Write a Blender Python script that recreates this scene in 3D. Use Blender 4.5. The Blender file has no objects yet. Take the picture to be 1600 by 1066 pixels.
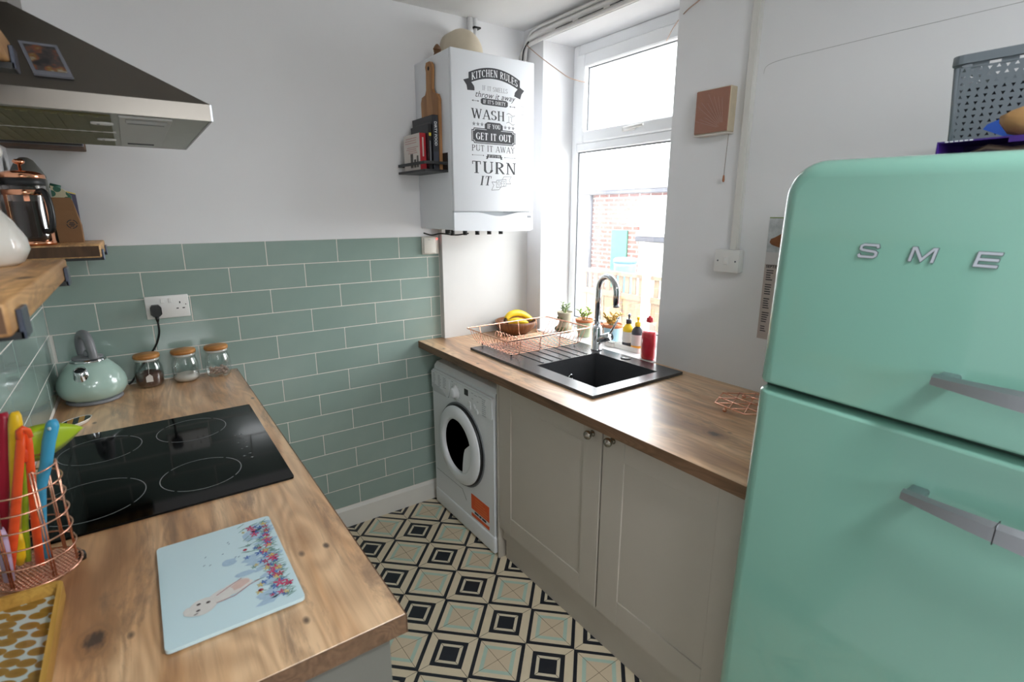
import bpy, bmesh, math, random
from mathutils import Vector, Matrix
random.seed(7)
SC = bpy.context.scene
COL = SC.collection
PI = math.pi

# ------------------------------------------------------------------ camera, world, lights, exposure
cam_d = bpy.data.cameras.new('camera')
cam = bpy.data.objects.new('camera', cam_d)
COL.objects.link(cam)
F = Vector((0.5604395, 0.79291086, -0.23916507))
R = Vector((0.816500374, -0.577344395, -0.000767573))
U = Vector((0.13868923, 0.19484819, 0.97097862))
M = Matrix((R, U, -F)).transposed().to_4x4()
M.translation = Vector((0.30400732, -2.47221768, 1.58182566))
cam.matrix_world = M
cam_d.sensor_width = 36.0
cam_d.lens = 821.9 / 1600 * 36.0
cam_d.clip_start = 0.02
cam_d.dof.use_dof = True
cam_d.dof.focus_distance = 2.3
cam_d.dof.aperture_fstop = 5.0
SC.camera = cam

world = bpy.data.worlds.new('overcast_sky')
SC.world = world
world.use_nodes = True
wn = world.node_tree
wn.nodes.clear()
wo = wn.nodes.new('ShaderNodeOutputWorld')
wb = wn.nodes.new('ShaderNodeBackground')
wb.inputs['Color'].default_value = (0.97, 0.975, 1.0, 1)
wb.inputs['Strength'].default_value = 12.5
wn.links.new(wb.outputs[0], wo.inputs[0])

def portal(name, loc, rot, sx, sy):
    l = bpy.data.lights.new(name, 'AREA')
    l.shape = 'RECTANGLE'; l.size = sx; l.size_y = sy
    l.cycles.is_portal = True
    o = bpy.data.objects.new(name, l)
    o.location = loc; o.rotation_euler = rot
    COL.objects.link(o)
    return o
portal('window_portal', (2.45, -0.58, 1.68), (0, PI/2, 0), 1.5, 0.84)
portal('added_window_portal', (0.625, -4.02, 1.825), (PI/2, 0, 0), .75, .65)  # portal of the window added for fill daylight
sun_d = bpy.data.lights.new('veiled_sun', 'SUN')
sun_d.energy = 3.0; sun_d.angle = 0.05; sun_d.color = (1.0, 0.96, 0.90)
sun = bpy.data.objects.new('veiled_sun', sun_d)
sun.rotation_euler = Vector((0.62, 0.10, -0.72)).to_track_quat('-Z', 'Y').to_euler()
COL.objects.link(sun)

SC.view_settings.view_transform = 'Standard'
SC.view_settings.look = 'None'
SC.view_settings.exposure = 0.24
SC.view_settings.gamma = 1.0
SC.view_settings.use_curve_mapping = False
SC.cycles.use_denoising = True
SC.cycles.max_bounces = 10
SC.cycles.diffuse_bounces = 6
SC.cycles.transparent_max_bounces = 16

# ------------------------------------------------------------------ mesh builder
class MB:
    def __init__(s):
        s.v = []; s.f = []; s.sm = []
    def add(s, vs, fs, smooth=False):
        n = len(s.v)
        s.v += [Vector(v) for v in vs]
        for f in fs:
            s.f.append([n+i for i in f]); s.sm.append(smooth)
        return s
    def box(s, x0, x1, y0, y1, z0, z1, b=0.0, seg=1):
        if b <= 0:
            vs = [(x0,y0,z0),(x1,y0,z0),(x1,y1,z0),(x0,y1,z0),(x0,y0,z1),(x1,y0,z1),(x1,y1,z1),(x0,y1,z1)]
            return s.add(vs, [(3,2,1,0),(4,5,6,7),(0,1,5,4),(1,2,6,5),(2,3,7,6),(3,0,4,7)])
        bm = bmesh.new()
        bmesh.ops.create_cube(bm, size=1)
        for v in bm.verts:
            v.co = Vector(((x0+x1)/2+v.co.x*(x1-x0), (y0+y1)/2+v.co.y*(y1-y0), (z0+z1)/2+v.co.z*(z1-z0)))
        bmesh.ops.bevel(bm, geom=bm.edges[:], offset=b, segments=seg, profile=0.5, affect='EDGES')
        return s.frombm(bm, seg > 1)
    def frombm(s, bm, smooth=False):
        bm.verts.index_update()
        s.add([v.co.copy() for v in bm.verts], [[v.index for v in f.verts] for f in bm.faces], smooth)
        bm.free(); return s
    def prism(s, pts, vec, smooth=False):
        """closed outline pts (3-D, planar) pushed along vec"""
        n = len(pts); vec = Vector(vec)
        a = [Vector(p) for p in pts]; b = [p+vec for p in a]
        nrm = Vector((0,0,0))
        for i in range(n):
            nrm += a[i].cross(a[(i+1) % n])
        if nrm.dot(vec) > 0:
            a.reverse(); b.reverse()
        k = len(s.v)
        s.v += a+b
        s.f.append([k+i for i in range(n)]); s.sm.append(False)
        s.f.append([k+n+n-1-i for i in range(n)]); s.sm.append(False)
        for i in range(n):
            j = (i+1) % n
            s.f.append([k+j, k+i, k+n+i, k+n+j]); s.sm.append(smooth)
        return s
    def tube(s, pts, r, n=6, closed=False, cap=True):
        pts = [Vector(p) for p in pts]; m = len(pts)
        rr = r if isinstance(r, (list, tuple)) else [r]*m
        T = []
        for i in range(m):
            if closed: d = pts[(i+1) % m]-pts[i-1]
            else: d = pts[min(i+1, m-1)]-pts[max(i-1, 0)]
            T.append(d.normalized() if d.length > 1e-9 else Vector((0,0,1)))
        up = Vector((0,0,1)) if abs(T[0].z) < .9 else Vector((1,0,0))
        N = (up-T[0]*up.dot(T[0])).normalized()
        k = len(s.v)
        for i in range(m):
            N = (N-T[i]*N.dot(T[i])); N = N.normalized() if N.length > 1e-6 else T[i].orthogonal().normalized()
            B = T[i].cross(N)
            for j in range(n):
                a = 2*PI*j/n
                s.v.append(pts[i]+(N*math.cos(a)+B*math.sin(a))*rr[i])
        for i in range(m if closed else m-1):
            i2 = (i+1) % m
            for j in range(n):
                j2 = (j+1) % n
                s.f.append([k+i*n+j, k+i*n+j2, k+i2*n+j2, k+i2*n+j]); s.sm.append(True)
        if cap and not closed:
            s.f.append([k+j for j in range(n)][::-1]); s.sm.append(False)
            s.f.append([k+(m-1)*n+j for j in range(n)]); s.sm.append(False)
        return s
    def lathe(s, prof, c=(0,0,0), n=32, mat=None):
        """prof: list of (r, z) from bottom to top"""
        c = Vector(c); k = len(s.v); m = len(prof)
        for r, z in prof:
            for j in range(n):
                a = 2*PI*j/n
                p = Vector((max(r,1e-5)*math.cos(a), max(r,1e-5)*math.sin(a), z))
                s.v.append((mat @ p if mat else p)+c)
        for i in range(m-1):
            for j in range(n):
                j2 = (j+1) % n
                s.f.append([k+i*n+j, k+i*n+j2, k+(i+1)*n+j2, k+(i+1)*n+j]); s.sm.append(True)
        if prof[0][0] > 1e-4:
            s.f.append([k+j for j in range(n)][::-1]); s.sm.append(False)
        if prof[-1][0] > 1e-4:
            s.f.append([k+(m-1)*n+j for j in range(n)]); s.sm.append(False)
        return s
    def cyl(s, p0, p1, r0, r1=None, n=16):
        return s.tube([p0, p1], [r0, r0 if r1 is None else r1], n)
    def ball(s, c, r, n=12, sq=(1,1,1)):
        m = max(5, n//2+1)
        prof = [(r*math.sin(PI*i/(m-1)), -r*math.cos(PI*i/(m-1))) for i in range(m)]
        return s.lathe(prof, c, n, Matrix.Diagonal(sq))
    def quad(s, a, b, c, d):
        return s.add([a,b,c,d], [(0,1,2,3)])
    def tf(s, mat):
        s.v = [mat @ v for v in s.v]; return s
    def join(s, o):
        n = len(s.v); s.v += o.v
        s.f += [[n+i for i in f] for f in o.f]; s.sm += o.sm; return s

WL = {}
def build(name, mb, mat, parent=None, origin=None):
    me = bpy.data.meshes.new(name)
    if parent is not None: o0 = WL[parent.name]
    elif origin is not None: o0 = Vector(origin)
    else:
        xs = [v.x for v in mb.v]; ys = [v.y for v in mb.v]; zs = [v.z for v in mb.v]
        o0 = Vector(((min(xs)+max(xs))/2, (min(ys)+max(ys))/2, min(zs)))
    me.from_pydata([v-o0 for v in mb.v], [], mb.f)
    me.polygons.foreach_set('use_smooth', mb.sm)
    me.materials.append(mat)
    me.update()
    o = bpy.data.objects.new(name, me)
    COL.objects.link(o)
    if parent is not None: o.parent = parent
    else: o.location = o0
    WL[o.name] = o0.copy()
    return o
def tag(o, label, cat, group=None):
    o['label'] = label; o['category'] = cat
    if group: o['group'] = group
    return o
def thing(name, label, cat, loc, group=None):
    o = bpy.data.objects.new(name, None)
    o.empty_display_size = 0.05
    COL.objects.link(o); o.location = loc
    WL[o.name] = Vector(loc)
    return tag(o, label, cat, group)
def struct(name, mb, mat, parent=None, origin=None):
    o = build(name, mb, mat, parent, origin)
    o['kind'] = 'structure'
    return o
def part_copy(src, parent, loc, name=None):
    o = src.copy(); COL.objects.link(o); o.parent = parent; o.location = loc
    return o
def look(o, label): o['label'] = label; return o
def smooth_arc(pts, n=8):
    """Catmull-Rom through pts"""
    P = [Vector(p) for p in pts]; out = []
    for i in range(len(P)-1):
        p0 = P[max(i-1,0)]; p1 = P[i]; p2 = P[i+1]; p3 = P[min(i+2,len(P)-1)]
        for k in range(n):
            t = k/n
            out.append(0.5*((2*p1)+(p2-p0)*t+(2*p0-5*p1+4*p2-p3)*t*t+(3*p1-p0-3*p2+p3)*t**3))
    out.append(P[-1]); return out
def rrect(cx, cy, w, h, r, n=5):
    out = []
    for qx, qy, a0 in ((1,1,0),(-1,1,PI/2),(-1,-1,PI),(1,-1,1.5*PI)):
        for i in range(n+1):
            a = a0+PI/2*i/n
            out.append((cx+qx*(w/2-r)+r*math.cos(a), cy+qy*(h/2-r)+r*math.sin(a)))
    return out

# ------------------------------------------------------------------ materials
def lin(h):
    h = h.lstrip('#'); o = []
    for i in (0,2,4):
        c = int(h[i:i+2],16)/255
        o.append(c/12.92 if c <= .04045 else ((c+.055)/1.055)**2.4)
    return (*o, 1)
class NT:
    def __init__(s, name):
        s.m = bpy.data.materials.new(name); s.m.use_nodes = True
        s.t = s.m.node_tree; s.t.nodes.clear()
        s.out = s.n('ShaderNodeOutputMaterial')
        s.p = s.n('ShaderNodeBsdfPrincipled'); s.l(s.p.outputs[0], s.out.inputs[0])
    def n(s, k, **kw):
        nd = s.t.nodes.new(k)
        for a, b in kw.items(): setattr(nd, a, b)
        return nd
    def l(s, a, b): s.t.links.new(a, b)
    def coords(s, scale=(1,1,1), kind='Object', rot=(0,0,0), loc=(0,0,0)):
        tc = s.n('ShaderNodeTexCoord'); mp = s.n('ShaderNodeMapping')
        mp.inputs['Scale'].default_value = scale; mp.inputs['Rotation'].default_value = rot; mp.inputs['Location'].default_value = loc
        s.l(tc.outputs[kind], mp.inputs[0]); return mp.outputs[0]
    def noise(s, vec, scale=5, detail=4, rough=.55, dist=0):
        nd = s.n('ShaderNodeTexNoise')
        nd.inputs['Scale'].default_value = scale; nd.inputs['Detail'].default_value = detail
        nd.inputs['Roughness'].default_value = rough; nd.inputs['Distortion'].default_value = dist
        if vec is not None: s.l(vec, nd.inputs['Vector'])
        return nd.outputs['Fac']
    def ramp(s, fac, stops, interp='LINEAR'):
        r = s.n('ShaderNodeValToRGB'); cr = r.color_ramp; cr.interpolation = interp
        while len(cr.elements) < len(stops): cr.elements.new(.5)
        for e, (p, c) in zip(cr.elements, stops):
            e.position = p; e.color = c if not isinstance(c, str) else lin(c)
        s.l(fac, r.inputs[0]); return r.outputs[0]
    def mix(s, fac, a, b, mode='MIX'):
        nd = s.n('ShaderNodeMix', data_type='RGBA', blend_type=mode)
        for sock, val in ((nd.inputs['Factor'], fac), (nd.inputs[6], a), (nd.inputs[7], b)):
            if isinstance(val, (int, float)): sock.default_value = val
            elif isinstance(val, str): sock.default_value = lin(val)
            elif isinstance(val, tuple): sock.default_value = val
            else: s.l(val, sock)
        return nd.outputs[2]
    def math(s, op, a, b=None, c=None):
        nd = s.n('ShaderNodeMath', operation=op)
        for i, v in enumerate((a, b, c)):
            if v is None: continue
            if isinstance(v, (int, float)): nd.inputs[i].default_value = v
            else: s.l(v, nd.inputs[i])
        return nd.outputs[0]
    def bump(s, h, strength=.1, dist=.01):
        b = s.n('ShaderNodeBump'); b.inputs['Strength'].default_value = strength; b.inputs['Distance'].default_value = dist
        s.l(h, b.inputs['Height']); s.l(b.outputs[0], s.p.inputs['Normal'])
    def set(s, **kw):
        for k, v in kw.items():
            k = {'base':'Base Color','rough':'Roughness','metal':'Metallic','trans':'Transmission Weight','ior':'IOR','coat':'Coat Weight','spec':'Specular IOR Level','emit':'Emission Color','estr':'Emission Strength','sheen':'Sheen Weight','sss':'Subsurface Weight','aniso':'Anisotropic','coatr':'Coat Roughness'}[k]
            sk = s.p.inputs[k]
            if isinstance(v, str): sk.default_value = lin(v)
            elif isinstance(v, (int, float)): sk.default_value = v
            elif isinstance(v, tuple): sk.default_value = v
            else: s.l(v, sk)
        return s
MATS = {}
def plain(name, col, rough=.5, metal=0, var=.06, scale=14, bump=0, **kw):
    """a surface of one colour with a faint mottling so that it never reads as flat plastic"""
    if name in MATS: return MATS[name]
    t = NT(name)
    v = t.coords()
    f = t.noise(v, scale, 4)
    c = lin(col)
    lo = tuple(x*(1-var) for x in c[:3])+(1,); hi = tuple(min(1,x*(1+var)) for x in c[:3])+(1,)
    t.set(base=t.mix(f, lo, hi), rough=rough, metal=metal, **kw)
    if bump: t.bump(t.noise(v, scale*9, 3), bump, .004)
    MATS[name] = t.m
    return t.m
def wood(name, light, dark, axis=1, rough=.5, fine=60, knots=0.0, coarse=5.0, mid=None, coat=0.0):
    t = NT(name)
    def sc(a, b):
        q = [a,a,a]; q[axis] = b; return tuple(q)
    broad = t.noise(t.coords(sc(coarse, coarse*.16)), 1.5, 4, .5, .8)          # wide heart / sap bands
    field = t.noise(t.coords(sc(coarse*.9, coarse*.15), loc=(3,7,1)), 1.3, 2, .5, .6)
    rings = t.math('SINE', t.math('MULTIPLY', field, 95.0))                        # cathedral lines
    streak = t.noise(t.coords(sc(fine, fine*.035)), 1.6, 4, .6, .3)
    col = t.ramp(broad, [(.33, dark), (.48, mid or light), (.62, light)])
    col = t.mix(t.math('MULTIPLY_ADD', rings, .19, .19), col, dark)
    col = t.mix(.5, col, t.ramp(streak, [(.34,(.62,.57,.53,1)),(.55,(1,1,1,1))]), 'MULTIPLY')
    if knots:
        wear = t.noise(t.coords(sc(9.0, 1.7), loc=(1,2,5)), 1.8, 9, .72, .5)       # grey-brown weathered streaks
        col = t.mix(t.ramp(wear, [(.53,(0,0,0,1)),(.63,(.55,.55,.55,1)),(.75,(.85,.85,.85,1))]), col, '#6f5644')
        v2 = t.n('ShaderNodeTexVoronoi'); v2.inputs['Scale'].default_value = knots*2.6
        t.l(t.coords(sc(2.1, 1.2), loc=(4,1,0)), v2.inputs['Vector'])
        s2 = t.n('ShaderNodeSeparateColor'); t.l(v2.outputs['Color'], s2.inputs[0])
        d2 = t.math('ADD', v2.outputs['Distance'], t.math('LESS_THAN', s2.outputs[0], .72))
        col = t.mix(t.ramp(d2, [(.08,(.9,.9,.9,1)),(.17,(0,0,0,1))]), col, '#4d3a2d')
        warp = t.noise(t.coords(sc(14, 6)), 2.0, 4, .65)
        vo = t.n('ShaderNodeTexVoronoi'); vo.inputs['Scale'].default_value = knots
        t.l(t.coords(sc(2.1, 1.05)), vo.inputs['Vector'])
        d = t.math('ADD', vo.outputs['Distance'], t.math('MULTIPLY_ADD', warp, .34, -.17))
        sel = t.n('ShaderNodeSeparateColor'); t.l(vo.outputs['Color'], sel.inputs[0]); d = t.math('ADD', d, t.math('MULTIPLY', t.math('LESS_THAN', sel.outputs[0], .42), 1.0))
        col = t.mix(t.ramp(d, [(.12,(.9,.9,.9,1)),(.36,(0,0,0,1))]), col, dark)
        col = t.mix(t.ramp(d, [(.07,(1,1,1,1)),(.14,(0,0,0,1))]), col, '#45352b')
        col = t.mix(t.ramp(d, [(.14,(0,0,0,1)),(.17,(.30,.30,.30,1)),(.22,(0,0,0,1))]), col, '#6a5140')
    t.set(base=col, rough=rough)
    if coat: t.set(spec=.75)
    if coat: t.set(coat=coat, coatr=.38)
    t.bump(streak, .10, .002)
    return t.m
def metal(name, col, rough=.25, brush=None, var=.05):
    t = NT(name)
    t.set(base=col, metal=1.0)
    v = t.coords((1,1,1) if brush is None else brush)
    f = t.noise(v, 60 if brush else 25, 3)
    t.set(rough=t.math('MULTIPLY_ADD', f, var*2, rough-var))
    return t.m
def thin_glass(name, tint=(1,1,1,1), refl=.9, blend=.35, rough=0.0):
    t = NT(name)
    t.t.nodes.remove(t.p)
    tr = t.n('ShaderNodeBsdfTransparent'); tr.inputs[0].default_value = tint
    gl = t.n('ShaderNodeBsdfGlossy'); gl.inputs['Roughness'].default_value = rough+.02; gl.inputs[0].default_value = (refl,refl,refl,1)
    lw = t.n('ShaderNodeLayerWeight'); lw.inputs[0].default_value = blend
    mx = t.n('ShaderNodeMixShader')
    t.l(t.math('MULTIPLY_ADD', lw.outputs['Facing'], .75, .03), mx.inputs[0])
    t.l(tr.outputs[0], mx.inputs[1]); t.l(gl.outputs[0], mx.inputs[2]); t.l(mx.outputs[0], t.out.inputs[0])
    return t.m

m_wall = plain('white_wall_paint', '#e2e2e4', .75, var=.035, scale=3, bump=.06)
m_ceil = plain('white_ceiling_paint', '#e2e2e2', .8, var=.03, scale=3, bump=.05)
m_reveal = plain('white_reveal_paint', '#e8e8e8', .7, var=.02)
m_grout = plain('pale_grey_grout', '#d9d4cd', .85, var=.08, scale=60)
m_skirt = plain('white_gloss_skirting', '#d6d4ce', .35, var=.03)
m_upvc = plain('white_upvc', '#eef0f2', .28, var=.01)
m_gasket = plain('grey_gasket', '#6e7276', .6)
m_black = plain('black_metal_paint', '#17181a', .45, var=.2)
m_blackpl = plain('black_plastic', '#101113', .35, var=.2)
m_white = plain('white_plastic', '#dedddb', .35, var=.02)
m_enamel = plain('white_enamel', '#d9dcdf', .28, var=.015)
m_ink = plain('charcoal_vinyl', '#2c2d33', .5, var=.1)
m_inkw = plain('white_cutout', '#e4e7ea', .4, var=.01)
m_inkg = plain('grey_vinyl', '#85868c', .5, var=.05)
m_work = wood('rustic_oak_laminate', '#e6c096', '#9c7049', 1, .40, 48, 4.0, 6.5, '#d2a273', .8)
m_workedge = wood('rustic_oak_edge', '#765840', '#4b3724', 1, .45, 70, 0, 8.0)
m_cab = plain('stone_grey_cabinet_paint', '#b5aea3', .45, var=.025)
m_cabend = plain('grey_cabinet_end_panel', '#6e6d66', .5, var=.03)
m_steel = metal('brushed_steel', '#75706a', .30, (2,80,2))
m_chrome = metal('polished_chrome', '#d4d7da', .06)
m_satin = metal('satin_steel', '#aaadb3', .33, (1,30,30))
m_copper = metal('copper_wire', '#eeb79e', .26)
m_copperp = metal('polished_copper', '#ecab88', .15)
m_hob = plain('black_hob_glass', '#030304', .06, var=.1, spec=.14)
m_ring = plain('grey_hob_print', '#7c7f80', .4)
m_sink = plain('black_composite_stone', '#454649', .27, var=.12, scale=220, bump=.02)
m_mint = plain('mint_gloss_enamel', '#7fb0a0', .16, var=.012, coat=.9, coatr=.04)
m_kettle = plain('duck_egg_enamel', '#a3bcb2', .22, var=.02, coat=.6)
m_greyh = plain('grey_handle_plastic', '#77787c', .4)
m_glass = thin_glass('clear_jar_glass', (.93,.95,.95,1))
m_pane = thin_glass('window_glass', (.97,.985,.98,1), .8, .2)
m_bamboo = wood('bamboo_lid', '#c2884a', '#a2682f', 0, .5, 70)
m_shelf = wood('scaffold_board', '#dcae76', '#986c43', 1, .5, 50, 2.2, 8.0)
m_shelfend = wood('dark_shelf_end', '#6b4c33', '#3c2919', 2, .7, 40)
m_paddle = wood('acacia_board', '#b58556', '#80552f', 2, .5, 60)
m_bowl = wood('turned_wood_bowl', '#8a5836', '#4f2e1b', 2, .4, 40)

# ------------------------------------------------------------------ the room
XW = 2.13; YR = -4.0; ZC = 2.50
ZK = 0.9255   # worktop height
def panel_with_holes(plane, t0, t1, a0, a1, b0, b1, holes):
    """slab with rectangular openings; plane 'x' -> a=y b=z, plane 'y' -> a=x b=z"""
    mb = MB()
    As = sorted({a0, a1, *[h[0] for h in holes], *[h[1] for h in holes]})
    Bs = sorted({b0, b1, *[h[2] for h in holes], *[h[3] for h in holes]})
    for i in range(len(As)-1):
        for j in range(len(Bs)-1):
            ca = (As[i]+As[i+1])/2; cb = (Bs[j]+Bs[j+1])/2
            if any(h[0] < ca < h[1] and h[2] < cb < h[3] for h in holes): continue
            if plane == 'x': mb.box(t0, t1, As[i], As[i+1], Bs[j], Bs[j+1])
            else: mb.box(As[i], As[i+1], t0, t1, Bs[j], Bs[j+1])
    return mb
VH = (-1.283, -1.093, 1.858, 2.030)            # the patched hole in the window wall
w_back = struct('wall_back', MB().box(-0.2, XW+.3, 0.0, 0.25, -.02, ZC+.02), m_wall, origin=(0,0,0))
w_left = struct('wall_left', panel_with_holes('x', -.2, 0, YR, 0, -.02, ZC+.02, []), m_wall, origin=(0,0,0))
w_right = struct('wall_right', panel_with_holes('x', XW, XW+.3, YR, 0, -.02, ZC+.02, [(-1.0,-.165,.92,2.42)]), m_wall, origin=(XW,0,0))
w_rear = struct('wall_rear', panel_with_holes('y', YR-.2, YR, -.2, XW+.3, -.02, ZC+.02, [(.25,1.0,1.5,2.15)]), plain('reflection_darkened_wall', '#8b857c', .8), origin=(0,YR,0))  # unseen wall, coloured darker to keep the hood's reflection dark
struct('ceiling', MB().box(-.2, XW+.3, YR-.2, .25, ZC, ZC+.15), m_ceil)
# rear window added behind the camera to let in fill daylight
sw = MB()
for x0,x1,z0,z1 in ((.25,.29,1.5,2.15),(.96,1.0,1.5,2.15),(.29,.96,1.5,1.54),(.29,.96,2.11,2.15)): sw.box(x0,x1,YR-.12,YR-.05,z0,z1)
swo = struct('added_rear_window', sw, m_upvc)
build('pane', MB().box(.29,.96,YR-.09,YR-.084,1.54,2.11), m_pane, swo)
# unseen ceiling lamp added for fill light, behind the camera
cl_ = thing('fill_ceiling_light', 'round white ceiling light added unseen behind the camera for fill', 'light', (1.05,-3.0,2.44))
build('fill_light_base', MB().lathe([(.19,0),(.19,.03),(.17,.04)], (1.05,-3.0,2.458), 40), m_white, cl_)
t = NT('glowing_fill_diffuser'); t.set(base='#fff6e8', emit=(.96,.98,1.0,1), estr=1.5, rough=.5)
build('fill_diffuser', MB().lathe([(0,-.035),(.08,-.032),(.14,-.020),(.175,.0),(.18,.014)], (1.05,-3.0,2.45), 40), t.m, cl_)
lamp_d = bpy.data.lights.new('fill_lamp', 'AREA'); lamp_d.shape = 'DISK'; lamp_d.size = .36; lamp_d.energy = 23.0; lamp_d.color = (.94,.97,1.0)
lamp = bpy.data.objects.new('fill_lamp', lamp_d); lamp.location = (1.05,-3.0,2.40); COL.objects.link(lamp)

# ---- floor with individual patterned squares laid diagonally
def floor_mat(name, kind):
    t = NT(name)
    tc = t.n('ShaderNodeTexCoord'); sp = t.n('ShaderNodeSeparateXYZ'); t.l(tc.outputs['Object'], sp.inputs[0])
    S = 0.1814
    ax = t.math('ABSOLUTE', t.math('DIVIDE', sp.outputs[0], S)); ay = t.math('ABSOLUTE', t.math('DIVIDE', sp.outputs[1], S))
    r = t.math('MAXIMUM', ax, ay)
    dg = t.math('ABSOLUTE', t.math('SUBTRACT', ax, ay))
    cream = '#d9cbb0'; navy = '#1b1f28'
    if kind == 'dark':
        stops = [(0,navy),(.175,'#d6ccb4'),(.237,navy),(.325,cream)]
        base = t.ramp(t.math('MULTIPLY', r, 1.0), stops, 'CONSTANT')
        line = t.math('MULTIPLY', t.math('LESS_THAN', dg, .008), t.math('GREATER_THAN', r, .325))
        line2 = t.math('MULTIPLY', t.math('LESS_THAN', dg, .008), t.math('MULTIPLY', t.math('GREATER_THAN', r, .175), t.math('LESS_THAN', r, .237)))
        base = t.mix(t.math('ADD', line, line2), base, '#4b443c')
    else:
        stops = [(0,'#d0bfa4'),(.250,'#afc6b8'),(.325,cream),(.424,navy)]
        base = t.ramp(t.math('MULTIPLY', r, 1.0), stops, 'CONSTANT')
        line = t.math('MULTIPLY', t.math('LESS_THAN', dg, .007), t.math('LESS_THAN', r, .424))
        base = t.mix(line, base, '#6d5c4b')
    n = t.noise(t.coords(), 30, 3)
    base = t.mix(.12, base, t.ramp(n, [(.3,(.7,.7,.7,1)),(.7,(1,1,1,1))]), 'MULTIPLY')
    t.set(base=base, rough=.42)
    return t.m
m_ft = {'dark': floor_mat('floor_print_dark_square', 'dark'), 'aqua': floor_mat('floor_print_aqua_square', 'aqua')}
floor = struct('floor', MB().box(-.2, XW+.3, YR-.2, .25, -.08, -.004), m_grout, origin=(0,0,0))
def clip(poly, axis, lim, keep_less):
    out = []
    for i in range(len(poly)):
        p = poly[i]; q = poly[(i+1) % len(poly)]
        ip = (p[axis] <= lim) == keep_less; iq = (q[axis] <= lim) == keep_less
        if ip: out.append(p)
        if ip != iq:
            s = (lim-p[axis])/(q[axis]-p[axis])
            out.append(tuple(p[k]+(q[k]-p[k])*s for k in range(2)))
    return out
FS = .1814; FA = math.radians(-44.0)
FU = Vector((math.cos(FA), math.sin(FA))); FV = Vector((FU.y, -FU.x))
FO = Vector((1.0349, -.6428))
full = {}
cut_x0, cut_x1, cut_y0, cut_y1 = .50, 1.62, -2.3, -.002
for i in range(-14, 15):
    for j in range(-14, 15):
        c = FO + FU*FS*(i+.5) + FV*FS*(j+.5)
        if not (cut_x0-.13 < c.x < cut_x1+.13 and cut_y0-.13 < c.y < cut_y1+.13): continue
        kind = 'dark' if (i+j) % 2 == 0 else 'aqua'
        h = FS/2-.0006
        poly = [tuple(c+FU*a*h+FV*b*h) for a, b in ((-1,-1),(1,-1),(1,1),(-1,1))]
        q = poly
        for ax, lim, kl in ((0,cut_x0,False),(0,cut_x1,True),(1,cut_y0,False),(1,cut_y1,True)):
            q = clip(q, ax, lim, kl)
            if len(q) < 3: break
        if len(q) < 3: continue
        rot = math.atan2(FU.y, FU.x)
        whole = len(q) == 4 and all((Vector(a)-Vector(b)).length < 1e-6 for a, b in zip(q, poly))
        if whole and kind in full:
            o = full[kind].copy(); COL.objects.link(o); o.parent = floor
        else:
            rm = Matrix.Rotation(-rot, 2)
            loc = [rm @ (Vector(p)-c) for p in q]
            mb = MB().prism([(p.x,p.y,-.004) for p in loc], (0,0,.004))
            me = bpy.data.meshes.new('tile'); me.from_pydata(mb.v, [], mb.f); me.materials.append(m_ft[kind]); me.update()
            o = bpy.data.objects.new('tile', me); COL.objects.link(o); o.parent = floor
            if whole: full[kind] = o
        o.location = (c.x, c.y, 0); o.rotation_euler = (0,0,rot)

# ---- wall tiles
def tile_mat():
    t = NT('sage_glass_tile')
    oi = t.n('ShaderNodeObjectInfo')
    f = t.noise(t.coords(), 9, 3)
    a = t.mix(f, '#8b9e97', '#94a69f')
    b = t.mix(t.math('MULTIPLY', oi.outputs['Random'], .35), a, '#7f948c')
    t.set(base=b, rough=.16, coat=.4, coatr=.06)
    t.bump(f, .05, .004)
    return t.m
m_tile = tile_mat()
TW, TH, TG = .303, .1038, .0032
ZT = 1.4603
tile_cache = {}
def tile(parent, plane, a0, a1, z0, z1):
    key = (plane, round(a1-a0,4), round(z1-z0,4))
    if key not in tile_cache:
        w, h = a1-a0, z1-z0
        mb = MB()
        if plane == 'y': mb.box(0, w, -.007, 0.0, 0, h, .0012)
        else: mb.box(0, .007, 0, w, 0, h, .0012)
        me = bpy.data.meshes.new('tile'); me.from_pydata(mb.v, [], mb.f); me.materials.append(m_tile); me.update()
        tile_cache[key] = me
    o = bpy.data.objects.new('tile', tile_cache[key]); COL.objects.link(o); o.parent = parent
    o.location = (a0, 0, z0) if plane == 'y' else (0, a0, z0)
for r in range(13):
    z1 = ZT-r*TH-TG/2; z0 = ZT-(r+1)*TH+TG/2
    base = .7592 if r % 2 == 0 else .6087
    if r in (3,5,7,9,11): base += .012
    if r in (4,6,8,10,12): base += .006*(r/4)
    k = -4
    while True:
        a0 = base+k*TW+TG/2; a1 = a0+TW-TG; k += 1
        if a0 > 1.585: break
        a0 = max(a0, .009); a1 = min(a1, 1.583)
        if a1-a0 < .008: continue
        if z1 < .86 and a1 < .52: continue
        tile(w_back, 'y', a0, a1, z0, z1)
    # left wall
    if r <= 5:
        k = -6
        off = -.628 if r % 2 == 0 else -.417
        if r == 5: off = -.40
        for k in range(-6, 5):
            a0 = off+k*.362+TG/2; a1 = a0+.362-TG
            a1 = min(a1, -.002); a0 = max(a0, -1.90)
            if a1-a0 < .008: continue
            zz0 = max(z0, ZK+.004)
            if z1-zz0 > .012: tile(w_left, 'x', a0, a1, zz0, z1)
gb = MB().box(.0, 1.585, -.0060, 0, .10, ZT-.001); look(build('grout_bed', gb, m_grout, w_back), 'pale grout')
gl = MB().box(0, .0060, -1.9, 0, .90, ZT-.001); look(build('grout_bed', gl, m_grout, w_left), 'pale grout')
sk = MB().prism([(.0,-.018,0),(0,0,0),(0,0,.108),(0,-.008,.108),(0,-.018,.094)], (1.9,0,0))
struct('baseboard_back', sk, m_skirt)
# boxing in the corner under the boiler
struct('trim_1', MB().box(1.585, XW+.001, -.040, .0, .5, 1.52, .002), plain('boxing_white_paint', '#cdccca', .75, var=.02))

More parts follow.
